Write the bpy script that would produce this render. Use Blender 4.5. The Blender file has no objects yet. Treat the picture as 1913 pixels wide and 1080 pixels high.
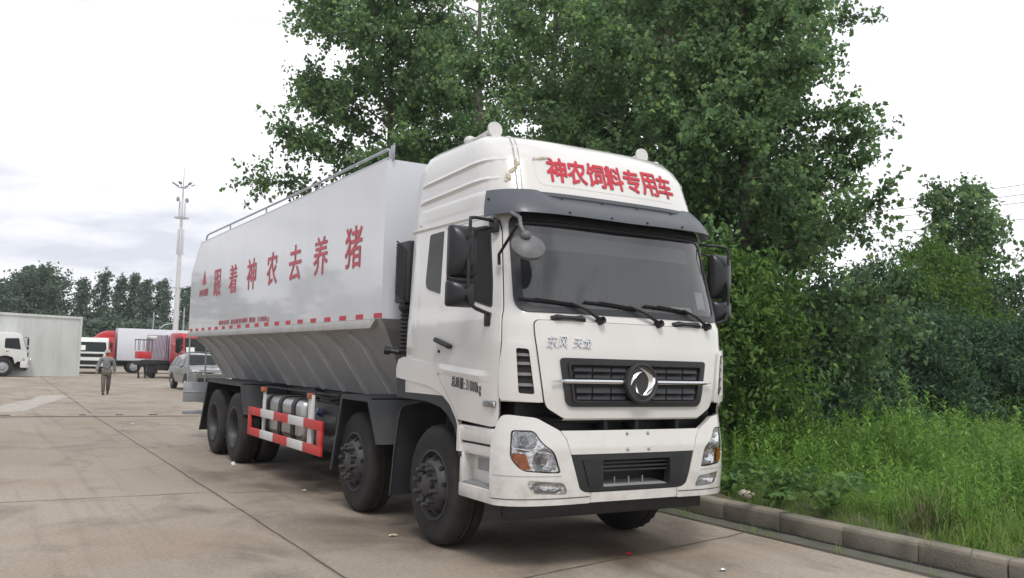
import bpy, bmesh, math, random
import numpy as np
from mathutils import Vector, Matrix
R = math.radians
SC = bpy.context.scene
COL = SC.collection
random.seed(7)

# ------------------------------------------------------------ camera
cam_d = bpy.data.cameras.new("camera")
cam = bpy.data.objects.new("camera", cam_d)
COL.objects.link(cam)
cam_d.sensor_width = 36.0
cam_d.lens = 31.62
cam_d.clip_start = 0.1
cam_d.clip_end = 3000
CAM = Vector((-4.8524, -7.5003, 1.6777))
rr = Vector((0.857329, -0.5140697, 0.02682039))
uu = Vector((-0.0644539, -0.05550806, 0.99637571))
ff = Vector((0.51071781, 0.85595047, 0.08072247))
m = Matrix((rr, uu, -ff)).transposed().to_4x4()
m.translation = CAM
cam.matrix_world = m
SC.camera = cam

# ------------------------------------------------------------ world, sun, exposure
SUN_EL, SUN_AZ = R(56), R(205)      # azimuth measured from +Y towards +X
w = bpy.data.worlds.new("World")
SC.world = w
w.use_nodes = True
nt = w.node_tree
nt.nodes.clear()
N, LK = nt.nodes.new, nt.links.new
wo = N("ShaderNodeOutputWorld"); bg = N("ShaderNodeBackground"); bg.inputs[1].default_value = 0.1
sky = N("ShaderNodeTexSky"); sky.sky_type = 'NISHITA'; sky.sun_disc = False
sky.sun_elevation = SUN_EL; sky.sun_rotation = SUN_AZ; sky.air_density = 1.0; sky.dust_density = 2.0
tc = N("ShaderNodeTexCoord")
mp = N("ShaderNodeMapping"); mp.inputs['Scale'].default_value = (1.0, 1.0, 4.2); mp.inputs['Location'].default_value = (0.35, 0.1, 0.2)
LK(tc.outputs['Generated'], mp.inputs[0])
n1 = N("ShaderNodeTexNoise"); n1.inputs['Scale'].default_value = 2.3; n1.inputs['Detail'].default_value = 6; n1.inputs['Roughness'].default_value = 0.55
LK(mp.outputs[0], n1.inputs['Vector'])
cr = N("ShaderNodeValToRGB")
cr.color_ramp.elements[0].position = 0.42; cr.color_ramp.elements[0].color = (7.2, 7.4, 8.2, 1)
cr.color_ramp.elements[1].position = 0.57; cr.color_ramp.elements[1].color = (12.2, 12.3, 12.5, 1)
sx = N("ShaderNodeSeparateXYZ"); LK(tc.outputs['Generated'], sx.inputs[0])
bx = N("ShaderNodeMath"); bx.operation = 'MULTIPLY_ADD'; bx.inputs[1].default_value = 0.16; bx.inputs[2].default_value = 0.0
LK(sx.outputs[0], bx.inputs[0])
ax_ = N("ShaderNodeMath"); ax_.operation = 'ADD'; LK(n1.outputs[0], ax_.inputs[0]); LK(bx.outputs[0], ax_.inputs[1])
LK(ax_.outputs[0], cr.inputs[0])
mx = N("ShaderNodeMix"); mx.data_type = 'RGBA'; mx.inputs['Factor'].default_value = 0.93
LK(sky.outputs[0], mx.inputs[6]); LK(cr.outputs[0], mx.inputs[7])
LK(mx.outputs[2], bg.inputs[0]); LK(bg.outputs[0], wo.inputs[0])

sl = bpy.data.lights.new("sun", 'SUN'); sl.energy = 1.9; sl.angle = R(18); sl.color = (1.0, 0.965, 0.91)
so = bpy.data.objects.new("sun", sl); COL.objects.link(so)
sd = Vector((math.sin(SUN_AZ) * math.cos(SUN_EL), math.cos(SUN_AZ) * math.cos(SUN_EL), math.sin(SUN_EL)))
so.rotation_euler = sd.to_track_quat('Z', 'Y').to_euler()
so.location = (0, 0, 60)
SC.view_settings.view_transform = 'Standard'
SC.view_settings.look = 'None'
SC.view_settings.exposure = 0.16
SC.view_settings.gamma = 1.0
SC.view_settings.use_curve_mapping = False
SC.cycles.max_bounces = 8
SC.cycles.transparent_max_bounces = 24
SC.cycles.use_denoising = True

# ------------------------------------------------------------ materials
def newmat(name):
    mt = bpy.data.materials.new(name); mt.use_nodes = True
    b = mt.node_tree.nodes['Principled BSDF']
    return mt, mt.node_tree.nodes, mt.node_tree.links, b

def pmat(name, col, rough=0.5, metal=0.0, var=0.12, scale=3.0, bump=0.0, bscale=40.0, coat=0.0, col2=None, fac=(0.4, 0.7), detail=6, rvar=0.0, stretch=(1, 1, 1), spec=0.5):
    """noise-varied principled; col2 shows where the noise is high"""
    mt, ns, ln, b = newmat(name)
    b.inputs['Roughness'].default_value = rough; b.inputs['Metallic'].default_value = metal
    b.inputs['Coat Weight'].default_value = coat; b.inputs['Coat Roughness'].default_value = 0.06
    b.inputs['Specular IOR Level'].default_value = spec
    t = ns.new("ShaderNodeTexCoord"); mpn = ns.new("ShaderNodeMapping"); mpn.inputs['Scale'].default_value = stretch
    ln.new(t.outputs['Object'], mpn.inputs[0])
    n = ns.new("ShaderNodeTexNoise"); n.inputs['Scale'].default_value = scale; n.inputs['Detail'].default_value = detail
    ln.new(mpn.outputs[0], n.inputs['Vector'])
    r = ns.new("ShaderNodeValToRGB")
    c2 = col2 if col2 else tuple(c * (1 - var) for c in col)
    r.color_ramp.elements[0].position = fac[0]; r.color_ramp.elements[0].color = (*col, 1)
    r.color_ramp.elements[1].position = fac[1]; r.color_ramp.elements[1].color = (*c2, 1)
    ln.new(n.outputs[0], r.inputs[0]); ln.new(r.outputs[0], b.inputs['Base Color'])
    if rvar:
        mr = ns.new("ShaderNodeMapRange"); mr.inputs['To Min'].default_value = rough - rvar; mr.inputs['To Max'].default_value = rough + rvar
        mr.inputs['From Min'].default_value = 0.3; mr.inputs['From Max'].default_value = 0.7
        ln.new(n.outputs[0], mr.inputs[0]); ln.new(mr.outputs[0], b.inputs['Roughness'])
    if bump:
        n2 = ns.new("ShaderNodeTexNoise"); n2.inputs['Scale'].default_value = bscale; n2.inputs['Detail'].default_value = 4
        ln.new(mpn.outputs[0], n2.inputs['Vector'])
        bp = ns.new("ShaderNodeBump"); bp.inputs['Strength'].default_value = 1.0; bp.inputs['Distance'].default_value = bump
        ln.new(n2.outputs[0], bp.inputs['Height']); ln.new(bp.outputs[0], b.inputs['Normal'])
    return mt

def glassmat(name, tint=(0.25, 0.28, 0.28), refl=0.09, rough=0.02, haze=0.0, hcol=(.3, .3, .3)):
    """thin pane: tinted see-through plus a fresnel reflection"""
    mt = bpy.data.materials.new(name); mt.use_nodes = True
    ns, ln = mt.node_tree.nodes, mt.node_tree.links
    ns.clear()
    o = ns.new("ShaderNodeOutputMaterial"); tr = ns.new("ShaderNodeBsdfTransparent"); tr.inputs[0].default_value = (*tint, 1)
    g = ns.new("ShaderNodeBsdfGlossy"); g.inputs['Roughness'].default_value = rough; g.inputs[0].default_value = (1, 1, 1, 1)
    lw = ns.new("ShaderNodeFresnel"); lw.inputs[0].default_value = 1.5
    ad = ns.new("ShaderNodeMath"); ad.operation = 'ADD'; ad.inputs[1].default_value = refl - 0.04; ad.use_clamp = True
    ln.new(lw.outputs[0], ad.inputs[0])
    mxs = ns.new("ShaderNodeMixShader"); ln.new(ad.outputs[0], mxs.inputs[0])
    if haze:
        d = ns.new("ShaderNodeBsdfDiffuse"); d.inputs[0].default_value = (*hcol, 1)  # even veil of colour, stands in for sky reflected in the pane
        m2 = ns.new("ShaderNodeMixShader"); m2.inputs[0].default_value = haze
        ln.new(tr.outputs[0], m2.inputs[1]); ln.new(d.outputs[0], m2.inputs[2]); ln.new(m2.outputs[0], mxs.inputs[1])
    else:
        ln.new(tr.outputs[0], mxs.inputs[1])
    ln.new(g.outputs[0], mxs.inputs[2]); ln.new(mxs.outputs[0], o.inputs[0])
    return mt

def leafmat(name, stops, transl=0.25, rough=0.55):
    mt, ns, ln, b = newmat(name)
    gm = ns.new("ShaderNodeNewGeometry"); r = ns.new("ShaderNodeValToRGB")
    el = r.color_ramp.elements
    while len(el) < len(stops): el.new(0.5)
    for e, (p, c) in zip(el, stops): e.position = p; e.color = (*c, 1)
    ln.new(gm.outputs['Random Per Island'], r.inputs[0])
    t = ns.new("ShaderNodeTexCoord"); nz = ns.new("ShaderNodeTexNoise"); nz.inputs['Scale'].default_value = 0.7; nz.inputs['Detail'].default_value = 3
    ln.new(t.outputs['Object'], nz.inputs['Vector'])
    hs = ns.new("ShaderNodeHueSaturation"); mr = ns.new("ShaderNodeMapRange")
    mr.inputs['From Min'].default_value = 0.3; mr.inputs['From Max'].default_value = 0.7; mr.inputs['To Min'].default_value = 0.75; mr.inputs['To Max'].default_value = 1.25
    ln.new(nz.outputs[0], mr.inputs[0]); ln.new(mr.outputs[0], hs.inputs['Value']); ln.new(r.outputs[0], hs.inputs['Color'])
    ln.new(hs.outputs[0], b.inputs['Base Color'])
    b.inputs['Roughness'].default_value = rough; b.inputs['Specular IOR Level'].default_value = 0.3
    tl = ns.new("ShaderNodeBsdfTranslucent"); ln.new(hs.outputs[0], tl.inputs[0])
    ms = ns.new("ShaderNodeMixShader"); ms.inputs[0].default_value = transl
    out = ns['Material Output']
    ln.new(b.outputs[0], ms.inputs[1]); ln.new(tl.outputs[0], ms.inputs[2]); ln.new(ms.outputs[0], out.inputs[0])
    return mt

M = {}
M['cab_white'] = pmat('white_cab_paint', (.63, .617, .59), .26, var=.06, scale=2.0, coat=.8, bump=.0006, bscale=3)
M['white_plain'] = pmat('white_plain_paint', (.60, .59, .57), .4, var=.08, scale=4)
M['dirty_white'] = pmat('dirty_white_plastic', (.60, .58, .54), .5, var=.25, scale=5, coat=.1)
M['tank'] = pmat('white_tank_paint', (.62, .635, .655), .5, var=.06, scale=1.2, coat=.75, bump=.09, bscale=.55, stretch=(1, 1, .5))
_b = M['tank'].node_tree.nodes['Principled BSDF']; _b.inputs['Coat IOR'].default_value = 1.62; _b.inputs['Coat Roughness'].default_value = .05
M['tank_front'] = pmat('pale_tank_front_paint', (.60, .62, .665), .4, var=.06, scale=1.2)
M['hopper'] = pmat('grey_hopper_paint', (.34, .35, .355), .5, var=.18, scale=2.2, bump=.004, bscale=5)
M['lip'] = pmat('grey_lip_steel', (.42, .42, .41), .45, var=.15, scale=3)
M['rib'] = pmat('grey_rib_steel', (.54, .55, .55), .5, var=.2, scale=3)
M['black'] = pmat('black_plastic', (.010, .011, .012), .55, var=.4, scale=5)
M['satin_black'] = pmat('satin_black_plastic', (.018, .0195, .022), .42, var=.3, scale=6)
M['seam'] = pmat('dark_seam', (.012, .012, .012), .8, var=.1)
M['dark_steel'] = pmat('dark_chassis_steel', (.012, .0135, .016), .6, var=.4, scale=4, col2=(.035, .032, .029))
M['fender'] = pmat('charcoal_fender', (.022, .025, .030), .55, var=.3, scale=3, col2=(.048, .045, .041), fac=(.45, .8))
M['visor'] = pmat('smoked_visor_plastic', (.066, .074, .086), .42, var=.15, scale=2, coat=.1)
M['chrome'] = pmat('chrome', (.60, .61, .63), .15, 1.0, var=.05)
M['badge'] = pmat('bright_badge_chrome', (.86, .87, .88), .22, 1.0, var=.04)
M['refl'] = pmat('lamp_reflector', (.82, .83, .84), .12, 1.0, var=.1, bump=.012, bscale=26)
M['alu'] = pmat('brushed_aluminium', (.52, .52, .50), .38, 1.0, var=.2, scale=6, stretch=(1, .2, 1))
M['galv'] = pmat('galvanised_steel', (.42, .44, .46), .45, .6, var=.25, scale=6)
M['red'] = pmat('red_vinyl', (.50, .022, .045), .45, var=.1, scale=8)
M['pinkred'] = pmat('faded_red_vinyl', (.52, .06, .09), .45, var=.2, scale=8)
M['red_paint'] = pmat('red_guard_paint', (.55, .035, .035), .4, var=.15, scale=5)
M['wht_paint'] = pmat('white_guard_paint', (.62, .62, .60), .45, var=.15, scale=5)
M['dull_orange'] = pmat('dull_orange_reflector', (.38, .12, .06), .5, var=.3)
M['orange'] = pmat('orange_lens', (.75, .20, .02), .12, var=.5, scale=30, coat=1.0)
M['ltext'] = pmat('black_vinyl', (.015, .015, .015), .5, var=.1)
M['rubber'] = pmat('dusty_tyre_rubber', (.010, .0095, .009), .85, var=.2, scale=3, col2=(.034, .028, .022), fac=(.40, .72), bump=.004, bscale=60)
M['wheel'] = pmat('grey_wheel_steel', (.05, .052, .055), .5, .3, var=.35, scale=8, col2=(.06, .055, .05))
M['dish'] = pmat('dark_wheel_dish', (.045, .046, .048), .5, .2, var=.3, scale=8)
M['dark_glass'] = pmat('tinted_side_glass', (.022, .027, .028), .05, var=.3, scale=1.5, spec=.17)
M['interior'] = pmat('grey_cab_trim', (.20, .20, .205), .8, var=.2)
M['dash'] = pmat('dark_dashboard', (.03, .03, .033), .6, var=.2)
M['seat'] = pmat('seat_cloth', (.14, .14, .16), .9, var=.3)
M['paper'] = pmat('white_paper', (.72, .72, .70), .7, var=.08)
M['wind'] = glassmat('windscreen_glass', (.55, .58, .58), .078, .02, haze=.04, hcol=(.42, .45, .50))
M['lens'] = glassmat('clear_lens', (.95, .95, .95), .07, .03)
M['mirror_back'] = pmat('black_mirror_shell', (.012, .013, .016), .35, var=.3, scale=8)
M['mirror_grey'] = pmat('grey_mirror_shell', (.12, .12, .125), .5, var=.25, scale=12)
M['sticker'] = pmat('grey_sticker', (.30, .30, .30), .5, var=.15)
M['foam'] = pmat('yellowed_tape', (.50, .45, .34), .8, col2=(.36, .31, .22), scale=14)
M['blue'] = pmat('blue_cap', (.05, .06, .16), .4)

# splashed road dirt low on the cab paint, in noise-shaped patches
_n, _l = M['cab_white'].node_tree.nodes, M['cab_white'].node_tree.links
_b = _n['Principled BSDF']; _src = _b.inputs['Base Color'].links[0].from_socket
_t = _n.new("ShaderNodeTexCoord"); _s = _n.new("ShaderNodeSeparateXYZ"); _l.new(_t.outputs['Object'], _s.inputs[0])
_r = _n.new("ShaderNodeMapRange"); _r.inputs['From Min'].default_value = 1.25; _r.inputs['From Max'].default_value = .5; _l.new(_s.outputs[2], _r.inputs[0])
_z = _n.new("ShaderNodeTexNoise"); _z.inputs['Scale'].default_value = 7; _z.inputs['Detail'].default_value = 9; _z.inputs['Roughness'].default_value = .7; _l.new(_t.outputs['Object'], _z.inputs['Vector'])
_q = _n.new("ShaderNodeMapRange"); _q.inputs['From Min'].default_value = .45; _q.inputs['From Max'].default_value = .75; _l.new(_z.outputs[0], _q.inputs[0])
_m = _n.new("ShaderNodeMath"); _m.operation = 'MULTIPLY'; _l.new(_r.outputs[0], _m.inputs[0]); _l.new(_q.outputs[0], _m.inputs[1])
_x = _n.new("ShaderNodeMix"); _x.data_type = 'RGBA'; _x.inputs[7].default_value = (.44, .41, .36, 1); _l.new(_m.outputs[0], _x.inputs[0]); _l.new(_src, _x.inputs[6]); _l.new(_x.outputs[2], _b.inputs['Base Color'])

# ------------------------------------------------------------ mesh helpers
class MB:
    def __init__(s): s.v = []; s.f = []; s.mi = []
    def add(s, vs, fs, mi=0):
        o = len(s.v); s.v += [tuple(v) for v in vs]; s.f += [tuple(i + o for i in f) for f in fs]; s.mi += [mi] * len(fs)
        return s
    def bm(s, b, mi=0, mat=None):
        b.verts.ensure_lookup_table(); b.verts.index_update()
        vs = [(mat @ v.co) if mat else v.co.copy() for v in b.verts]
        s.add(vs, [[v.index for v in f.verts] for f in b.faces], mi); b.free(); return s
    def box(s, c, d, bev=0.0, rot=None, mi=0, seg=2):
        b = bmesh.new(); bmesh.ops.create_cube(b, size=1)
        bmesh.ops.scale(b, vec=d, verts=b.verts)
        if bev: bmesh.ops.bevel(b, geom=b.edges[:], offset=bev, segments=seg, affect='EDGES', profile=.5)
        mt = Matrix.Translation(c)
        if rot is not None: mt = mt @ (rot.to_4x4() if isinstance(rot, Matrix) else Matrix.Rotation(rot[0], 4, 'Z') @ Matrix.Rotation(rot[1], 4, 'Y') @ Matrix.Rotation(rot[2], 4, 'X'))
        return s.bm(b, mi, mt)
    def span(s, a, b, bev=0.0, mi=0):
        return s.box([(a[i] + b[i]) / 2 for i in range(3)], [abs(b[i] - a[i]) for i in range(3)], bev, mi=mi)
    def tube(s, pts, r, seg=8, mi=0, cap=True):
        pts = [Vector(p) for p in pts]; n = len(pts); rs = r if isinstance(r, (list, tuple)) else [r] * n
        vs = []; fs = []; pu = None
        for i, p in enumerate(pts):
            t = (pts[min(i + 1, n - 1)] - pts[max(i - 1, 0)])
            if t.length < 1e-9: t = Vector((0, 0, 1))
            t.normalize()
            if pu is None:
                pu = t.orthogonal().normalized()
            else:
                pu = (pu - t * pu.dot(t)); pu = pu.normalized() if pu.length > 1e-6 else t.orthogonal().normalized()
            q = t.cross(pu)
            for k in range(seg):
                a = 2 * math.pi * k / seg
                vs.append(p + (pu * math.cos(a) + q * math.sin(a)) * rs[i])
        for i in range(n - 1):
            for k in range(seg):
                fs.append((i * seg + k, i * seg + (k + 1) % seg, (i + 1) * seg + (k + 1) % seg, (i + 1) * seg + k))
        if cap:
            fs.append(tuple(range(seg - 1, -1, -1))); fs.append(tuple((n - 1) * seg + k for k in range(seg)))
        return s.add(vs, fs, mi)
    def lathe(s, prof, c, axis=(1, 0, 0), seg=48, mi=0, fn=None):
        """prof: (offset along the axis, radius)"""
        ax = Vector(axis).normalized(); u = ax.orthogonal().normalized(); w_ = ax.cross(u); c = Vector(c)
        vs = []; fs = []; n = len(prof)
        for k in range(seg):
            a = 2 * math.pi * k / seg
            for j, (h, r_) in enumerate(prof):
                if fn: h, r_ = fn(j, k, h, r_)
                vs.append(c + ax * h + (u * math.cos(a) + w_ * math.sin(a)) * r_)
        for k in range(seg):
            k2 = (k + 1) % seg
            for j in range(n - 1):
                fs.append((k * n + j, k2 * n + j, k2 * n + j + 1, k * n + j + 1))
        return s.add(vs, fs, mi)
    def sphere(s, c, r, u=16, v=10, mi=0, sc=(1, 1, 1)):
        b = bmesh.new(); bmesh.ops.create_uvsphere(b, u_segments=u, v_segments=v, radius=r)
        return s.bm(b, mi, Matrix.Translation(c) @ Matrix.Diagonal((*sc, 1)))
    def prism(s, poly, axis, a, b, bev=0.0, mi=0):
        """polygon in the two other axes, extruded along axis from a to b"""
        bm_ = bmesh.new(); ix = [i for i in range(3) if i != axis]
        vs = []
        for p in poly:
            co = [0, 0, 0]; co[axis] = a; co[ix[0]] = p[0]; co[ix[1]] = p[1]; vs.append(bm_.verts.new(co))
        f = bm_.faces.new(vs)
        r_ = bmesh.ops.extrude_face_region(bm_, geom=[f])
        d = [0, 0, 0]; d[axis] = b - a
        bmesh.ops.translate(bm_, vec=d, verts=[e for e in r_['geom'] if isinstance(e, bmesh.types.BMVert)])
        bmesh.ops.recalc_face_normals(bm_, faces=bm_.faces[:])
        if bev: bmesh.ops.bevel(bm_, geom=bm_.edges[:], offset=bev, segments=2, affect='EDGES', profile=.5)
        return s.bm(bm_, mi)
    def grid(s, fn, us, vs_, thick=0.0, mi=0):
        """fn(u, v, off); closed slab when thick"""
        nu, nv = len(us), len(vs_)
        top = [fn(u, v, 0) for u in us for v in vs_]
        fs = [(i * nv + j, (i + 1) * nv + j, (i + 1) * nv + j + 1, i * nv + j + 1) for i in range(nu - 1) for j in range(nv - 1)]
        if thick:
            o = len(top); top += [fn(u, v, -thick) for u in us for v in vs_]
            fs += [tuple(reversed([k + o for k in f])) for f in fs[:]]
            for i in range(nu - 1):
                for j in (0, nv - 1):
                    a, b = i * nv + j, (i + 1) * nv + j
                    fs.append((b, a, a + o, b + o) if j == 0 else (a, b, b + o, a + o))
            for j in range(nv - 1):
                for i in (0, nu - 1):
                    a, b = i * nv + j, i * nv + j + 1
                    fs.append((a, b, b + o, a + o) if i == 0 else (b, a, a + o, b + o))
        return s.add(top, fs, mi)
    def patch(s, poly, fn, off=0.0, thick=0.0, holes=(), res=0.06, mi=0):
        """2-D polygon (with holes) refined and laid on a surface fn(u, v, off)"""
        b = bmesh.new(); edges = []
        for lp in [poly, *holes]:
            vs = [b.verts.new((p[0], p[1], 0)) for p in lp]
            edges += [b.edges.new((vs[i], vs[(i + 1) % len(vs)])) for i in range(len(vs))]
        bmesh.ops.triangle_fill(b, use_beauty=True, use_dissolve=False, edges=edges)
        for _ in range(8):
            le = [e for e in b.edges if e.calc_length() > res]
            if not le: break
            bmesh.ops.subdivide_edges(b, edges=le, cuts=1)
            bmesh.ops.triangulate(b, faces=[f for f in b.faces if len(f.verts) > 3])
        b.verts.ensure_lookup_table(); b.verts.index_update()
        n = len(b.verts)
        top = [fn(v.co.x, v.co.y, off) for v in b.verts]; fs = [[v.index for v in f.verts] for f in b.faces]
        if thick:
            top += [fn(v.co.x, v.co.y, off - thick) for v in b.verts]
            bd = [e for e in b.edges if len(e.link_faces) == 1]
            for e in bd:
                i, j = e.verts[0].index, e.verts[1].index
                fs.append((i, j, j + n, i + n))
        s.add(top, fs, mi); b.free(); return s
    def build(s, name, mats, parent=None, smooth=35, fix=True, loc=None, kind=None):
        me = bpy.data.meshes.new(name); me.from_pydata(s.v, [], s.f)
        mats = mats if isinstance(mats, (list, tuple)) else [mats]
        for mt in mats: me.materials.append(M[mt] if isinstance(mt, str) else mt)
        if len(mats) > 1: me.polygons.foreach_set('material_index', s.mi)
        if fix:
            b = bmesh.new(); b.from_mesh(me); bmesh.ops.recalc_face_normals(b, faces=b.faces[:]); b.to_mesh(me); b.free()
        if smooth:
            me.polygons.foreach_set('use_smooth', [True] * len(me.polygons)); me.set_sharp_from_angle(angle=R(smooth))
        me.update()
        o = bpy.data.objects.new(name, me); COL.objects.link(o)
        if parent: o.parent = parent
        if loc: o.location = loc
        if kind: o['kind'] = kind
        return o

def tag(o, label, cat, group=None, kind=None):
    o['label'] = label; o['category'] = cat
    if group: o['group'] = group
    if kind: o['kind'] = kind
    return o
def empty(name, loc=(0, 0, 0), rz=0.0, parent=None):
    o = bpy.data.objects.new(name, None); COL.objects.link(o); o.location = loc; o.rotation_euler = (0, 0, rz)
    o.empty_display_size = .3
    if parent: o.parent = parent
    return o
def copy_tree(o, parent=None):
    c = o.copy(); COL.objects.link(c)
    if parent: c.parent = parent
    for ch in [x for x in bpy.data.objects if x.parent == o]: copy_tree(ch, c)
    return c
def rpoly(pts, r, n=4):
    """rounded polygon"""
    out = []; L = len(pts); rs = r if isinstance(r, (list, tuple)) else [r] * L
    for i in range(L):
        p = Vector(pts[i]); a = Vector(pts[i - 1]) - p; b = Vector(pts[(i + 1) % L]) - p
        q = min(rs[i], a.length * .45, b.length * .45)
        a = p + a.normalized() * q; b = p + b.normalized() * q
        for k in range(n + 1):
            t = k / n; out.append(tuple((1 - t) ** 2 * a + 2 * t * (1 - t) * p + t * t * b))
    return out
def mir(pts): return [(-p[0], p[1]) for p in reversed(pts)]

_tx = {}
def glyphs(ch, bold=0.0):
    if (ch, bold) in _tx: return _tx[(ch, bold)]
    cu = bpy.data.curves.new('glyph', 'FONT'); cu.body = ch; cu.resolution_u = 3
    o = bpy.data.objects.new('glyph', cu); COL.objects.link(o)
    dg = bpy.context.evaluated_depsgraph_get(); dg.update()
    me = bpy.data.meshes.new_from_object(o.evaluated_get(dg))
    vs = [(v.co.x, v.co.y) for v in me.vertices]; fs = [list(p.vertices) for p in me.polygons]
    bpy.data.objects.remove(o); bpy.data.curves.remove(cu); bpy.data.meshes.remove(me)
    _tx[(ch, bold)] = (vs, fs); return vs, fs
def lettering(mb, text, box, fn, bold=.02, off=.002, thick=0.0, slant=0.0, gap=.12):
    """each character stretched into its own cell of box=(u0, v0, u1, v1), laid on fn(u, v, off)"""
    u0, v0, u1, v1 = box
    wid = [0.5 if ord(c) < 256 else 1.0 for c in text]; tot = sum(wid); x = 0
    for c, wd in zip(text, wid):
        if c != ' ':
            vs, fs = glyphs(c, bold)
            if vs:
                xs = [p[0] for p in vs]; ys = [p[1] for p in vs]; a, b, lo, hi = min(xs), max(xs), min(ys), max(ys)
                if ord(c) < 256: lo, hi = (-.21 if c in 'gpqy' else min(lo, 0)), max(hi, .73); 
                cu0 = u0 + (u1 - u0) * (x + wd * gap / 2) / tot; cu1 = u0 + (u1 - u0) * (x + wd * (1 - gap / 2)) / tot
                if ord(c) < 256: mid, half = (cu0 + cu1) / 2, (cu1 - cu0) / 2 * min(1, (b - a) / .52); cu0, cu1 = mid - half, mid + half
                vv0 = v0 - (.2 * (v1 - v0) if c in 'gpqy' else 0)
                P = []
                for (px, py) in vs:
                    t = (py - lo) / max(1e-6, hi - lo); s_ = (px - a) / max(1e-6, b - a)
                    P.append((cu0 + (cu1 - cu0) * s_ + slant * t * (u1 - u0) / max(1, len(text)), vv0 + (v1 - vv0) * t))
                # heavier strokes: the outline laid again, shifted by the stroke gain, each layer a hair above the last
                du = bold * (cu1 - cu0); dv = bold * (v1 - v0)
                if bold and not thick:
                    for q_, (ex, ey) in enumerate(((-1, 0), (1, 0), (0, -1), (0, 1), (-.7, -.7), (.7, .7), (.7, -.7), (-.7, .7))):
                        mb.add([fn(p[0] + ex * du, p[1] + ey * dv, off + .0003 * (q_ + 1)) for p in P], fs)
                top = [fn(p[0], p[1], off) for p in P]
                if thick:
                    n = len(top); top += [fn(p[0], p[1], off - thick) for p in P]; cnt = {}
                    for f in fs:
                        for i in range(len(f)):
                            e = (f[i], f[(i + 1) % len(f)]); k = tuple(sorted(e)); cnt[k] = cnt.get(k, 0) + 1
                    fs = fs + [(i, j, j + n, i + n) for (i, j), q in cnt.items() if q == 1]
                mb.add(top, fs)
        x += wd
    return mb

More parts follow.
